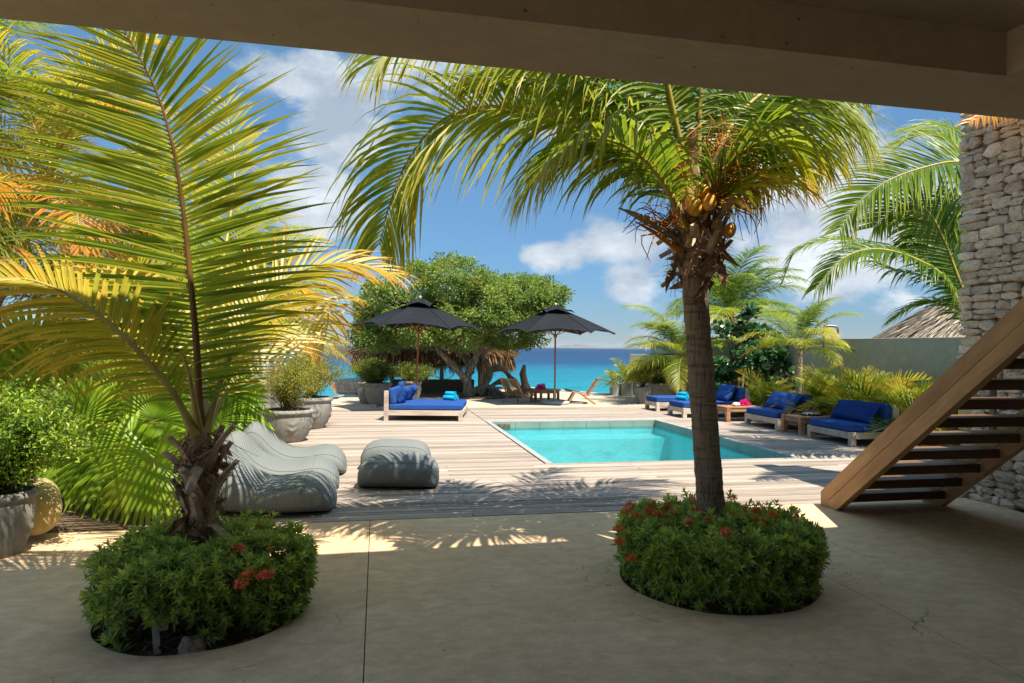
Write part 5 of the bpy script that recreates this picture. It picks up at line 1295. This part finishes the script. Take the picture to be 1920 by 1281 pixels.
# ---- hedges of ixora round both palms
def ixora(name, label, c, R_, H_, ns, seed, gap=None, flowers=(), wob=.05):
    t_ = thing(name, label, 'hedge', (c[0], c[1], -.04)); g = np.random.default_rng(seed); P_ = []; D_ = []
    def rad(a): return R_ * (1 + wob * math.sin(3 * a + seed) + wob * .7 * math.sin(5 * a + 2 * seed))
    def topz(x, y): return H_ * (1 + .10 * mnoise.noise(Vector((x * 4 + seed, y * 4, 0))) + .05 * mnoise.noise(Vector((x * 13, y * 13, seed))))
    i = 0
    while len(P_) < ns:
        i += 1; a = g.random() * 6.283; R0 = rad(a); k = g.random()
        if k < .52:
            z = g.random() ** .8; rr = R0 * (1 - .10 * (1 - z) ** 2 - .05 * z ** 6) + g.normal(0, .018); h = topz(math.cos(a) * rr, math.sin(a) * rr); p = [rr * math.cos(a), rr * math.sin(a), .03 + z * (h - .03)]; d = [math.cos(a), math.sin(a), .35 + .8 * z ** 3]
        elif k < .90:
            rr = R0 * math.sqrt(g.random()) * .98; h = topz(math.cos(a) * rr, math.sin(a) * rr) - .06 * (rr / R0) ** 6; p = [rr * math.cos(a), rr * math.sin(a), h + g.normal(0, .018) + (g.random() < .14) * .09 * g.random()]; d = [math.cos(a) * .3 * rr / R0, math.sin(a) * .3 * rr / R0, 1]
        else:
            rr = R0 * (.75 + .2 * g.random()); p = [rr * math.cos(a), rr * math.sin(a), H_ * (.1 + .8 * g.random())]; d = [math.cos(a), math.sin(a), .5]
        if gap is not None and gap(p, c): continue
        if p[0] ** 2 + p[1] ** 2 < .13 ** 2: continue
        P_.append(p); D_.append(np.array(d) + .28 * g.normal(0, 1, 3))
    P_ = np.array(P_); D_ = unit(D_); m = MB(); base = np.array([c[0], c[1], -.04])
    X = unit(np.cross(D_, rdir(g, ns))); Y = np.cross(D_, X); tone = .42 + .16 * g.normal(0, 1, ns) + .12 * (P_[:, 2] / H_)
    for w_, (off, sp, ln, nl) in enumerate(((0, .6, .046, 5), (-.02, 1.05, .064, 6), (-.05, 1.3, .064, 4))):
        for k in range(nl):
            a = k * 2 * math.pi / nl + w_ * .5 + g.normal(0, .25, ns); s_ = sp + g.normal(0, .2, ns)
            dd = D_ * np.cos(s_)[:, None] + (X * np.cos(a)[:, None] + Y * np.sin(a)[:, None]) * np.sin(s_)[:, None]
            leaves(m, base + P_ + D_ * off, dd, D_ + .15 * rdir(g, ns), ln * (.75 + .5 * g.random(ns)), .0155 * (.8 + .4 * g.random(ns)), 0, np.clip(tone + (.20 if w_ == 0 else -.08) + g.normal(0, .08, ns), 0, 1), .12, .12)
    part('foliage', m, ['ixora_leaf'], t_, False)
    m = MB()
    for k in range(150):
        p = P_[g.integers(ns)]; q0 = p * [.45, .45, 0]; m.tube([base + q0, base + (q0 + p) / 2 * [1.1, 1.1, .9], base + p], [.006, .004, .002], 4, cap=False)
    for k in range(22):
        a = g.random() * 6.283; rr = R_ * (.3 + .72 * g.random()); q0 = base + [rr * math.cos(a) * .8, rr * math.sin(a) * .8, .2]; q1 = base + [rr * math.cos(a) * 1.03, rr * math.sin(a) * 1.03, H_ * (.75 + .42 * g.random())]; m.tube([q0, (q0 + q1) / 2, q1], [.004, .003, .0015], 4, cap=False)
    part('stems', m, ['stem_brown'], t_, False)
    nd_ = 90; a = g.random(nd_) * 6.283; rr = R_ * np.sqrt(g.random(nd_)) * 1.02; pd = base + np.stack([rr * np.cos(a), rr * np.sin(a), H_ * (.3 + .75 * g.random(nd_))], -1)
    part('dead_leaves', leaves(MB(), pd, rdir(g, nd_), rdir(g, nd_), .05, .016, 0, g.random(nd_)), ['dry_leaf'], t_, False)
    for (px, py, d) in flowers:
        m = MB(); f0_ = P(px, py, d); nf = 26; q = rdir(g, nf); q[:, 2] = np.abs(q[:, 2]) * .7; q = unit(q); cen = f0_ + q * .034 * (.7 + .5 * g.random((nf, 1)))
        for k in range(4):
            a = k * math.pi / 2; X_ = unit(np.cross(q, rdir(g, nf))); Y_ = np.cross(q, X_); leaves(m, cen, X_ * math.cos(a) + Y_ * math.sin(a) + q * .3, q, .017, .010, 0, g.random(nf), .1, .1)
        for k in range(0, nf, 2): m.tube([f0_ - [0, 0, .02], cen[k]], .0012, 3, a=.3, cap=False)
        part('flower_head', m, ['ixora_petal'], t_, False)
    return t_


def top_d(px, py, z): r = ray(px, py); return (z - 1.65) / r[2]
RFL = [(px, py, top_d(px, py - 3, .46) if py < 985 else 4.42) for px, py in ((1176, 962), (1194, 970), (1222, 948), (1217, 960), (1235, 966), (1265, 962), (1305, 962), (1328, 976), (1295, 981), (1398, 958), (1417, 960), (1412, 971), (1424, 980), (1448, 968), (1376, 971), (1497, 972), (1490, 958), (1182, 951), (1372, 935), (1250, 951), (1303, 942))] + \
      [(1162, 1018, 4.65), (1160, 994, 4.75), (1524, 995, 4.85), (1534, 998, 4.85), (1360, 1000, 4.36), (1183, 1049, 4.42), (1362, 1002, 4.34)]
ixora('ixora_hedge', 'clipped round ixora hedge with many red flowers under the fruiting palm', RP, .685, .45, 1550, 3, None, RFL, .02)
def gapL(p, c): x, y, z = p[0], p[1], p[2]; return (y < -.28 and z < .20 and -.30 < x < .12) or (y < -.36 and -.30 < x < -.14 and z < .30)
LFL = [(306, 990, 4.6), (476, 992, 4.5), (444, 1033, 4.0), (450, 1034, 3.98), (480, 1013, 4.2), (505, 1028, 4.1), (463, 1080, 3.66), (498, 1079, 3.70), (492, 1082, 3.68), (566, 1067, 4.2), (452, 1098, 3.64)]
ixora('ixora_hedge', 'loose ixora hedge with few orange flowers round the left palm', LP, .60, .47, 1250, 8, gapL, LFL, .07)

# ---- big tree by the sea
tree = thing('seaside_tree', 'broad green seaside tree with a gnarled forked trunk behind the parasols', 'tree', (2.95, 22.4, 0))
def tp_(px, py, d=22.5): return P(px, py, d)
trunks = [([(880, 748, 22.4), (877, 725, 22.4), (879, 700, 22.4), (893, 668, 22.4), (905, 640, 22.5), (890, 610, 22.5)], (.19, .15, .13, .12, .10, .08)),
          ([(878, 718, 22.3), (862, 698, 22.2), (842, 678, 22.1), (826, 662, 22.0), (812, 640, 22.0)], (.13, .11, .10, .08, .05)),
          ([(893, 668, 22.4), (903, 650, 22.6), (925, 625, 22.9), (950, 590, 23)], (.11, .10, .08, .05)),
          ([(905, 640, 22.5), (880, 615, 22.3), (845, 590, 22.2), (800, 560, 22.0)], (.09, .08, .06, .04)),
          ([(896, 740, 22.6), (915, 712, 22.8), (918, 690, 22.9), (905, 668, 22.9), (925, 650, 23), (965, 640, 23.1)], (.12, .11, .10, .08, .07, .05)),
          ([(885, 735, 22.5), (910, 724, 22.7), (935, 735, 22.9), (950, 744, 22.9)], (.12, .10, .08, .05)),
          ([(884, 700, 22.4), (872, 672, 22.8), (850, 650, 23.2), (820, 630, 23.6), (770, 610, 23.8)], (.12, .1, .08, .06, .05))]
m = MB()
for q, r_ in trunks:
    pp = spline([tp_(*a) for a in q], 18); rr = np.interp(np.linspace(0, 1, 18), np.linspace(0, 1, len(r_)), r_); mm = MB().tube(pp, rr, 14)
    mm.V[0] += np.array([[mnoise.noise(Vector(v * 4)), mnoise.noise(Vector(v * 4 + 9)), 0] for v in mm.V[0]]) * .05
    m.add(mm.V[0], mm.F[0][0], 0, True)
part('trunk', m, ['bark_grey'], tree, False)
k_ = 22.5 / 1280; g = np.random.default_rng(17); blobs = []
for (px, py, rx, ry, nt_) in ((728, 590, 62, 66, 110), (775, 545, 60, 48, 80), (850, 532, 62, 50, 95), (800, 604, 92, 42, 125), (905, 575, 60, 60, 90), (1000, 572, 45, 46, 75), (960, 560, 50, 40, 65), (968, 618, 60, 34, 80), (1028, 552, 26, 22, 22), (695, 632, 36, 26, 40), (868, 628, 62, 22, 45), (930, 530, 28, 20, 22), (708, 560, 30, 30, 30)):
    blobs.append((P(px, py, 22.4 + g.normal(0, .3)), (rx * k_, 1.0 + .5 * rx * k_, ry * k_), nt_))
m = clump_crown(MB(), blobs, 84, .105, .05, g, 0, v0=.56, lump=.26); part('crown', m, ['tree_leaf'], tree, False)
m = MB()
for k in range(150):
    c, r_, _ = blobs[g.integers(len(blobs))]; e = c + rdir(g, 1)[0] * np.array(r_) * .95; s_ = [tp_(893, 640), tp_(830, 640), tp_(925, 620), tp_(850, 590)][g.integers(4)]
    s_ = s_ + (c - s_) * .45 + rdir(g, 1)[0] * .2; mid = (s_ + e) / 2 + rdir(g, 1)[0] * .2; m.tube(spline([s_, mid, e], 6), [.03, .025, .02, .015, .01, .006], 4, cap=False)
part('twigs', m, ['bark_grey'], tree, False)

# ---- background palms
ring_palm('coconut_palm', 'coconut palm with orange yellow drooping fronds at the upper left', 'palm tree', tuple(P(-160, 900, 7.6) * [1, 1, 0]), P(95, 335, 7.2), 22, sc=.82, v=.54, vs=.12, seed=2, rt=(.07, .05), elev=(70, 50, 30, 10, -10, -20))
ring_palm('coconut_palm', 'yellow coconut palm low behind the fan palms', 'palm tree', (-4.6, 9.0, 0), P(190, 600, 9.0), 20, sc=.85, v=.52, vs=.08, seed=5, rt=(.12, .09))
ring_palm('coconut_palm', 'green coconut palm reaching in from the top left corner', 'palm tree', tuple(P(-190, 900, 7.2) * [1, 1, 0]), P(-190, 230, 7.0), 20, sc=1.05, v=.22, vs=.06, seed=7, rt=(.12, .09))
ring_palm('coconut_palm', 'light green coconut palm hidden behind the huge upright frond', 'palm tree', (-3.6, 8.6, 0), P(400, 610, 8.4), 17, sc=.8, v=.36, vs=.08, seed=9, rt=(.12, .09), elev=(80, 70, 50, 30, 10))
ring_palm('coconut_palm', 'far yellowish palm behind the pale boundary wall', 'palm tree', (-5.2, 15, 0), P(470, 600, 15), 14, sc=.95, v=.6, seed=11, rt=(.12, .09))
ring_palm('coconut_palm', 'small palm just behind the end of the pale boundary wall', 'palm tree', (-3.0, 17.6, 0), P(573, 655, 18.0), 12, sc=.55, v=.38, seed=12, rt=(.1, .08))
ring_palm('coconut_palm', 'bushy palm right behind the slat fence', 'palm tree', (-4.2, 11, 0), P(330, 640, 11.5), 14, sc=.8, v=.5, seed=13, rt=(.1, .08))
ring_palm('coconut_palm', 'golden coconut palm at the left edge above the fan palms', 'palm tree', tuple(P(-20, 900, 8.4) * [1, 1, 0]), P(-20, 520, 8.4), 16, sc=.8, v=.50, vs=.08, seed=21, rt=(.12, .09))
ring_palm('coconut_palm', 'green and yellow coconut palm high behind the left foliage', 'palm tree', tuple(P(290, 900, 10.5) * [1, 1, 0]), P(270, 430, 10.5), 14, sc=.8, v=.28, vs=.10, seed=22, rt=(.12, .09))
b = P(1283, 700, 20.6); ring_palm('coconut_palm', 'short coconut palm with a brown shaggy stem left of the near trunk', 'palm tree', (b[0], b[1], 0), P(1281, 672, 20.6), 24, sc=.92, v=.20, vs=.12, seed=14, rt=(.14, .16), trunk='fibre', elev=(75, 60, 45, 30, 10, -5))
b = P(1372, 700, 21.5); ring_palm('coconut_palm', 'coconut palm with upright green fronds seen right of the near trunk', 'palm tree', (b[0], b[1], 0), P(1370, 598, 21.5), 28, sc=1.12, v=.14, vs=.08, seed=15, rt=(.13, .11), elev=(82, 70, 55, 35, 15, -5))
b = G(1507, 752, 0); b = P(1507, 700, 15.6); ring_palm('coconut_palm', 'small pale stemmed coconut palm between sea grape and yellow palms', 'palm tree', (b[0], b[1], 0), P(1498, 655, 15.6), 16, sc=.66, v=.27, vs=.12, seed=16, rt=(.10, .075), elev=(80, 65, 40, 25, 10))
rp = thing('coconut_palm', 'coconut palm whose fronds arch out from behind the stone wall', 'palm tree', (8.9, 8.3, 0))
cA = P(1850, 655, 10); cB = P(1880, 430, 11)
part('trunk', MB().tube(spline([(8.9, 8.3, 0), cA, cA * .5 + cB * .5 + [.1, 0, 0], cB], 20), .12, 12), ['palm_bark'], rp, False)
for i, k in enumerate((
    dict(ctrl=pts([(1880, 440, 10.6), (1845, 340, 10.3), (1799, 305, 10.1), (1730, 315, 10), (1660, 342, 9.9), (1605, 385, 9.9), (1575, 430, 9.9)]), Ln=.95, n=100, droop=.6, up=(-.1, -.9, .8), a0=25, a1=55, w=.045, v=.24, vt=.22, r=.022, K=5),
    dict(ctrl=pts([(1850, 650, 10), (1825, 590, 10), (1797, 521, 10), (1770, 450, 10), (1738, 395, 10), (1690, 385, 10), (1640, 425, 10)]), Ln=.9, n=96, droop=.7, up=(-.3, -.9, .5), a0=25, a1=55, w=.045, v=.13, r=.022, K=5),
    dict(ctrl=pts([(1850, 660, 10), (1815, 610, 9.9), (1775, 525, 9.8), (1713, 484, 9.7), (1641, 467, 9.6), (1580, 485, 9.5), (1530, 540, 9.5)]), Ln=.75, n=100, droop=1.3, up=(0, -.5, 1), a0=30, a1=60, w=.042, v=.17, vt=.1, r=.022, K=5),
    dict(ctrl=pts([(1880, 440, 10.8), (1830, 330, 11), (1790, 270, 11.2), (1740, 250, 11.4), (1680, 270, 11.6)]), Ln=.9, n=84, droop=.9, up=(0, -.5, 1), w=.045, v=.3, vt=.2, r=.02, K=5),
    dict(ctrl=pts([(1850, 650, 10.2), (1800, 560, 10.5), (1740, 520, 10.8), (1660, 500, 11), (1590, 450, 11.3), (1500, 465, 11.6), (1470, 520, 11.8)]), Ln=.75, n=84, droop=1.1, up=(0, -.3, 1), w=.04, v=.13, r=.02, K=5),
    dict(ctrl=pts([(1850, 650, 10.2), (1840, 560, 10.6), (1810, 470, 11), (1780, 420, 11.4), (1740, 420, 11.8)]), Ln=.9, n=84, droop=.7, up=(0, -.7, .6), w=.045, v=.1, r=.02, K=5),
    dict(ctrl=pts([(1880, 440, 10.7), (1850, 400, 10.5), (1800, 380, 10.4), (1740, 410, 10.3), (1700, 470, 10.3)]), Ln=.85, n=80, droop=.9, up=(0, -.6, .8), w=.042, v=.16, r=.02, K=5),
    dict(ctrl=pts([(1880, 440, 11), (1860, 330, 11.4), (1810, 255, 11.8), (1750, 235, 12.2), (1690, 245, 12.6)]), Ln=.95, n=80, droop=.9, up=(0, -.6, .8), w=.042, v=.2, vt=.2, r=.02, K=5),
    dict(ctrl=pts([(1850, 650, 10.4), (1820, 600, 10.8), (1780, 570, 11.2), (1720, 570, 11.6), (1670, 600, 12)]), Ln=.7, n=70, droop=1.0, up=(0, -.5, 1), w=.04, v=.16, r=.02, K=5),
    dict(ctrl=pts([(1990, 120, 7.6), (1930, 170, 7.3), (1870, 205, 7.05), (1820, 228, 6.95)]), Ln=.45, n=44, droop=1.2, up=(0, -.5, 1), w=.035, v=.97, vt=.1, r=.014, K=5))):
    part('frond', frond(seed=80 + i, **k), ['palm_leaf', 'petiole'], rp, False)

# ---- yellow cane palms along the right wall
def areca(label, loc, nf, sc, v, seed, elev=(85, 75, 65, 50, 35), group='cane palms along the garden wall', h0=0.0):
    t_ = thing('cane_palm', label, 'cane palm', loc, 0, group); g = np.random.default_rng(seed)
    for i in range(nf):
        e = elev[i * len(elev) // nf]; o = part('frond', frond_proto('areca', e, min(.95, max(.05, v + g.normal(0, .14))), i), None, t_)
        s = sc * (1 + g.normal(0, .15)); o.location = (g.normal(0, .14), g.normal(0, .14), h0 + (.25 * g.random()) * sc * (1 if h0 == 0 else .2)); o.rotation_euler = (g.normal(0, .2), g.normal(0, .1), i * 2.4 + g.normal(0, .3)); o.scale = (s, s, s)
    for i in range(5): part('cane', MB().tube([(g.normal(0, .1), g.normal(0, .1), -.02 + h0), (g.normal(0, .14), g.normal(0, .14), .45 * sc + h0)], .018, 6, a=.5), ['petiole'], t_)
    return t_


for k, (px, d, nf, s_, v_, lab) in enumerate(((1440, 16.8, 30, .85, .36, 'low green cane palm under the sea grape bush'), (1545, 14.6, 36, .95, .34, 'yellow cane palm behind the pale stemmed small palm'), (1600, 13.9, 36, 1.12, .42, 'tall golden cane palm behind the two seat daybed between the tables'),
                                              (1650, 13.2, 40, 1.1, .36, 'tallest yellow green cane palm behind the nearest daybed'), (1700, 12.6, 36, .95, .28, 'green cane palm right behind the nearest daybed'), (1755, 12.0, 32, .9, .30, 'dark green cane palm where the wall meets the stairs'), (1830, 11.0, 22, .9, .35, 'cane palm seen between the stair treads'), (1480, 15.7, 16, .6, .45, 'small cane palm at the foot of the sea grape'), (1575, 13.7, 20, .6, .42, 'low bright cane palm at the back of the daybeds'))):
    p = P(px, 780, d); areca(lab, (min(p[0], 10.3), p[1], 0), nf, s_, v_, 50 + k)
for k, (px, d, s_, v_, z, lab) in enumerate(((1154, 24.0, .62, .30, .40, 'bushy green palm in the front grey cylinder pot'), (1176, 23.8, .80, .34, .40, 'taller green palm in the middle grey cylinder pot'), (1196, 24.4, .7, .3, .40, 'green palm in the rear grey cylinder pot'))):
    p = P(px, 735, d); areca(lab, (p[0], p[1], z), 18, s_, v_, 70 + k, group='potted palms by the sea', elev=(80, 60, 40, 20), h0=0.001)
areca('feathery palm behind the pale square pot', (9.1, 21.2, .0), 22, 1.05, .38, 79)

# ---- sea grape
sg = thing('sea_grape', 'sea grape bush with big round glossy leaves right of the palm trunk', 'shrub', (9.75, 17.3, 0)); g = np.random.default_rng(23); m = MB()
kq = 18.4 / 1280; bl = [(P(1408, 668, 18.2), (70 * kq, .7, 62 * kq), 60), (P(1378, 700, 18.0), (45 * kq, .6, 50 * kq), 40), (P(1440, 650, 18.2), (42 * kq, .6, 40 * kq), 30), (P(1405, 608, 18.4), (26 * kq, .4, 24 * kq), 12), (P(1455, 690, 17.6), (36 * kq, .5, 34 * kq), 14), (P(1370, 620, 18.4), (16 * kq, .3, 20 * kq), 6)]
for (c, r_, k) in bl:
    kt = max(3, k // 3); td = rdir(g, kt); tc_ = np.asarray(c) + td * np.array(r_) * (.55 + .62 * g.random((kt, 1))); n = k * 22; ii = g.integers(kt, size=n); d = unit(td[ii] + .9 * rdir(g, n)); p = tc_[ii] + rdir(g, n) * .20 * g.random((n, 1)) ** .5
    D = unit(d + rdir(g, n) * .9); N = unit(d * .6 + [0, -.3, .4] + rdir(g, n) * .7); S = unit(np.cross(D, N)); N = np.cross(S, D); R_ = .058 * (.7 + .6 * g.random(n)); an = np.arange(8) / 8 * 6.283
    v = p[:, None, :] + (S[:, None] * np.cos(an)[None, :, None] + D[:, None] * (np.sin(an)[None, :, None] + .9)) * R_[:, None, None] + N[:, None] * (.18 * np.abs(np.cos(an)) * 1)[None, :, None] * R_[:, None, None]
    m.add(v.reshape(-1, 3), np.arange(n)[:, None] * 8 + np.arange(8)[None, :], 0, False, np.repeat(np.where(g.random(n) < .05, .97, np.clip(.45 + g.normal(0, .2, n), 0, .85)), 8))
part('foliage', m, ['grape_leaf'], sg, False)
m = MB()
for k in range(26): e = bl[k % 6][0] + rdir(g, 1)[0] * np.array(bl[k % 6][1]) * .7; m.tube(spline([np.array([9.75, 17.3, 0]) + .1 * g.normal(0, 1, 3) * [1, 1, 0], (np.array([9.75, 17.3, .5]) + e) / 2, e], 8), np.linspace(.03, .008, 8), 6, cap=False)
part('branches', m, ['bark_grey'], sg, False)

# ---- loose shrubs in pots
def wispy(name, label, loc, z, R_, H_, ns, nl, seed, mat='shrub_leaf', ln=.035, v=.55, group=None, bx=0.0, cat='shrub'):
    t_ = thing(name, label, cat, (loc[0], loc[1], z), 0, group); g = np.random.default_rng(seed); st_ = MB(); m = MB(); o = np.array([loc[0], loc[1], z])
    for k in range(ns):
        a = g.random() * 6.283; u = g.random() ** .6; e = o + np.array([math.cos(a) * R_ * u + bx * R_ * .4, math.sin(a) * R_ * u, H_ * (.55 + .5 * g.random()) * (1 - .35 * u ** 2)]); md = o + (e - o) * [.35, .35, .6] + .05 * g.normal(0, 1, 3)
        q = spline([o + .04 * g.normal(0, 1, 3) * [1, 1, 0], md, e, e + unit(e - md) * .12 - [0, 0, .04 * g.random()]], 14); st_.tube(q, np.linspace(.006, .0015, 14), 3, cap=False)
        i = g.integers(4, 14, nl); p = q[i] + g.normal(0, .025 * (1 + R_), (nl, 3)); leaves(m, p, rdir(g, nl) + unit(e - o) * .5, unit(rdir(g, nl) * .8 + [0, 0, 1]), ln * (.6 + .8 * g.random(nl)), ln * .5, 0, np.clip(v + g.normal(0, .18, nl) + .15 * g.normal(), 0, 1), .2, .1)
    part('stems', st_, ['stem_brown'], t_, False); part('foliage', m, [mat], t_, False); return t_


wispy('potted_shrub', 'airy yellow green shrub in the front carved pot', (-1.50, 12.25), .48, .62, .95, 130, 60, 1, v=.62, ln=.036)
wispy('potted_shrub', 'airy green shrub in the second carved pot', (-1.30, 14.15), .55, .75, 1.0, 130, 60, 2, v=.45, ln=.038)
wispy('potted_shrub', 'dark green bush in the cement pot left of the daybed', (.03, 19.3), .56, .5, .58, 110, 60, 3, v=.22, ln=.05)
wispy('potted_shrub', 'green bush in the pot behind the blue pillows', (1.02, 20.8), .54, .65, .55, 110, 60, 4, v=.30, ln=.05)
wispy('potted_shrub', 'green bush in the pot nearest the sea on the left', (-.25, 20.1), .56, .5, .7, 90, 55, 14, v=.28, ln=.05)
wispy('potted_shrub', 'yellow green shrub in the round dark pot left of the square pot', (7.85, 19.4), .46, .55, .80, 110, 60, 5, v=.5, ln=.045)
wispy('potted_shrub', 'dense dark green shrub in the pale square pot', (8.78, 19.95), .5, .75, .75, 150, 70, 6, 'bright_shrub_leaf', v=.25, ln=.06)
wispy('potted_shrub', 'leafy bright green shrub in the weathered pot at the left edge', (pf_[0] + .04, pf_[1]), .42, .46, .86, 150, 80, 7, 'bright_shrub_leaf', ln=.042, v=.5, bx=.25)
wispy('ground_shrub', 'low green ground plants behind the loungers on the right', (9.2, 16.0), 0, .5, .5, 60, 60, 8, 'bright_shrub_leaf', v=.3, ln=.06)

# ---- fan palms on the left
def fan_palm(label, base, lst, seed):
    t_ = thing('fan_palm', label, 'fan palm', base); g = np.random.default_rng(seed); b = np.array(base, float)
    part('stem', MB().tube([b, b + [0, 0, .35]], [.12, .1], 12), ['fibre'], t_, False)
    for i, (px, py, d, ang, R_, v, dr) in enumerate(lst):
        h = P(px, py, d); a = math.radians(ang); out_ = RGT * math.cos(a) + UPV * math.sin(a) - FWD * .12 + rdir(g, 1)[0] * .10
        lf = part('fan_leaf', fan_leaf(h, out_, R_, 40, 300, v, seed * 20 + i, TOCAM + np.array([0, 0, .25]) + rdir(g, 1)[0] * .15, dr), ['fan_leaf'], t_, False)
        s0 = b + [0, 0, .3]; mid = (s0 + h) / 2 + [0, 0, .18]; part('leaf_stalk', MB().tube(spline([s0, mid, h, h + unit(out_) * .1], 12), np.linspace(.018, .009, 12), 6, a=.5), ['petiole'], t_, False)
    return t_


b = G(235, 950); fan_palm('fan palm with broad pleated leaves hanging over the left bed', (b[0], b[1], 0),
    [(225, 765, 7.0, 75, .80, .60, .15), (150, 790, 6.9, 120, .62, .55, .2), (290, 790, 6.8, 20, .70, .52, .3), (245, 838, 6.6, -150, .62, .50, .45), (288, 862, 6.3, -75, .62, .56, .3), (190, 850, 6.7, 200, .5, .45, .4), (305, 745, 7.3, 50, .6, .48, .2), (120, 840, 6.7, 170, .55, .5, .3)], 1)
b = G(150, 870); fan_palm('taller fan palm with upright leaves behind the first', (b[0], b[1], 0),
    [(150, 715, 8.4, 100, .95, .62, .1), (60, 700, 8.3, 115, .95, .60, .1), (240, 715, 8.6, 70, .9, .50, .15), (10, 720, 8.2, 140, .85, .62, .1), (330, 730, 8.9, 40, .8, .42, .2), (110, 740, 8.0, 80, .85, .55, .2), (380, 700, 9.2, 60, .8, .35, .2)], 2)
b = G(395, 850); fan_palm('dark fan palm between the slat fence and the knitted loungers', (min(b[0], -2.35), b[1] + .6, 0),
    [(405, 745, 9.0, 30, .7, .35, .3), (430, 770, 8.9, -10, .65, .42, .4), (370, 765, 9.0, 150, .7, .35, .3), (400, 790, 8.7, -60, .6, .40, .3), (440, 735, 9.4, 60, .6, .5, .2), (360, 715, 9.5, 100, .7, .3, .2)], 3)

# ---- the air between here and the far island
t = MT('air'); pv = t.n('ShaderNodeVolumePrincipled'); pv.inputs['Color'].default_value = (.80, .88, 1.0, 1); pv.inputs['Density'].default_value = 4.5e-5; pv.inputs['Anisotropy'].default_value = .2; t.l(pv.outputs[0], t.out.inputs['Volume'])
m = MB(); m.box((0, 7000, 37), (29000, 14900, 82)); o = part('haze', m, ['air'], kind='stuff')
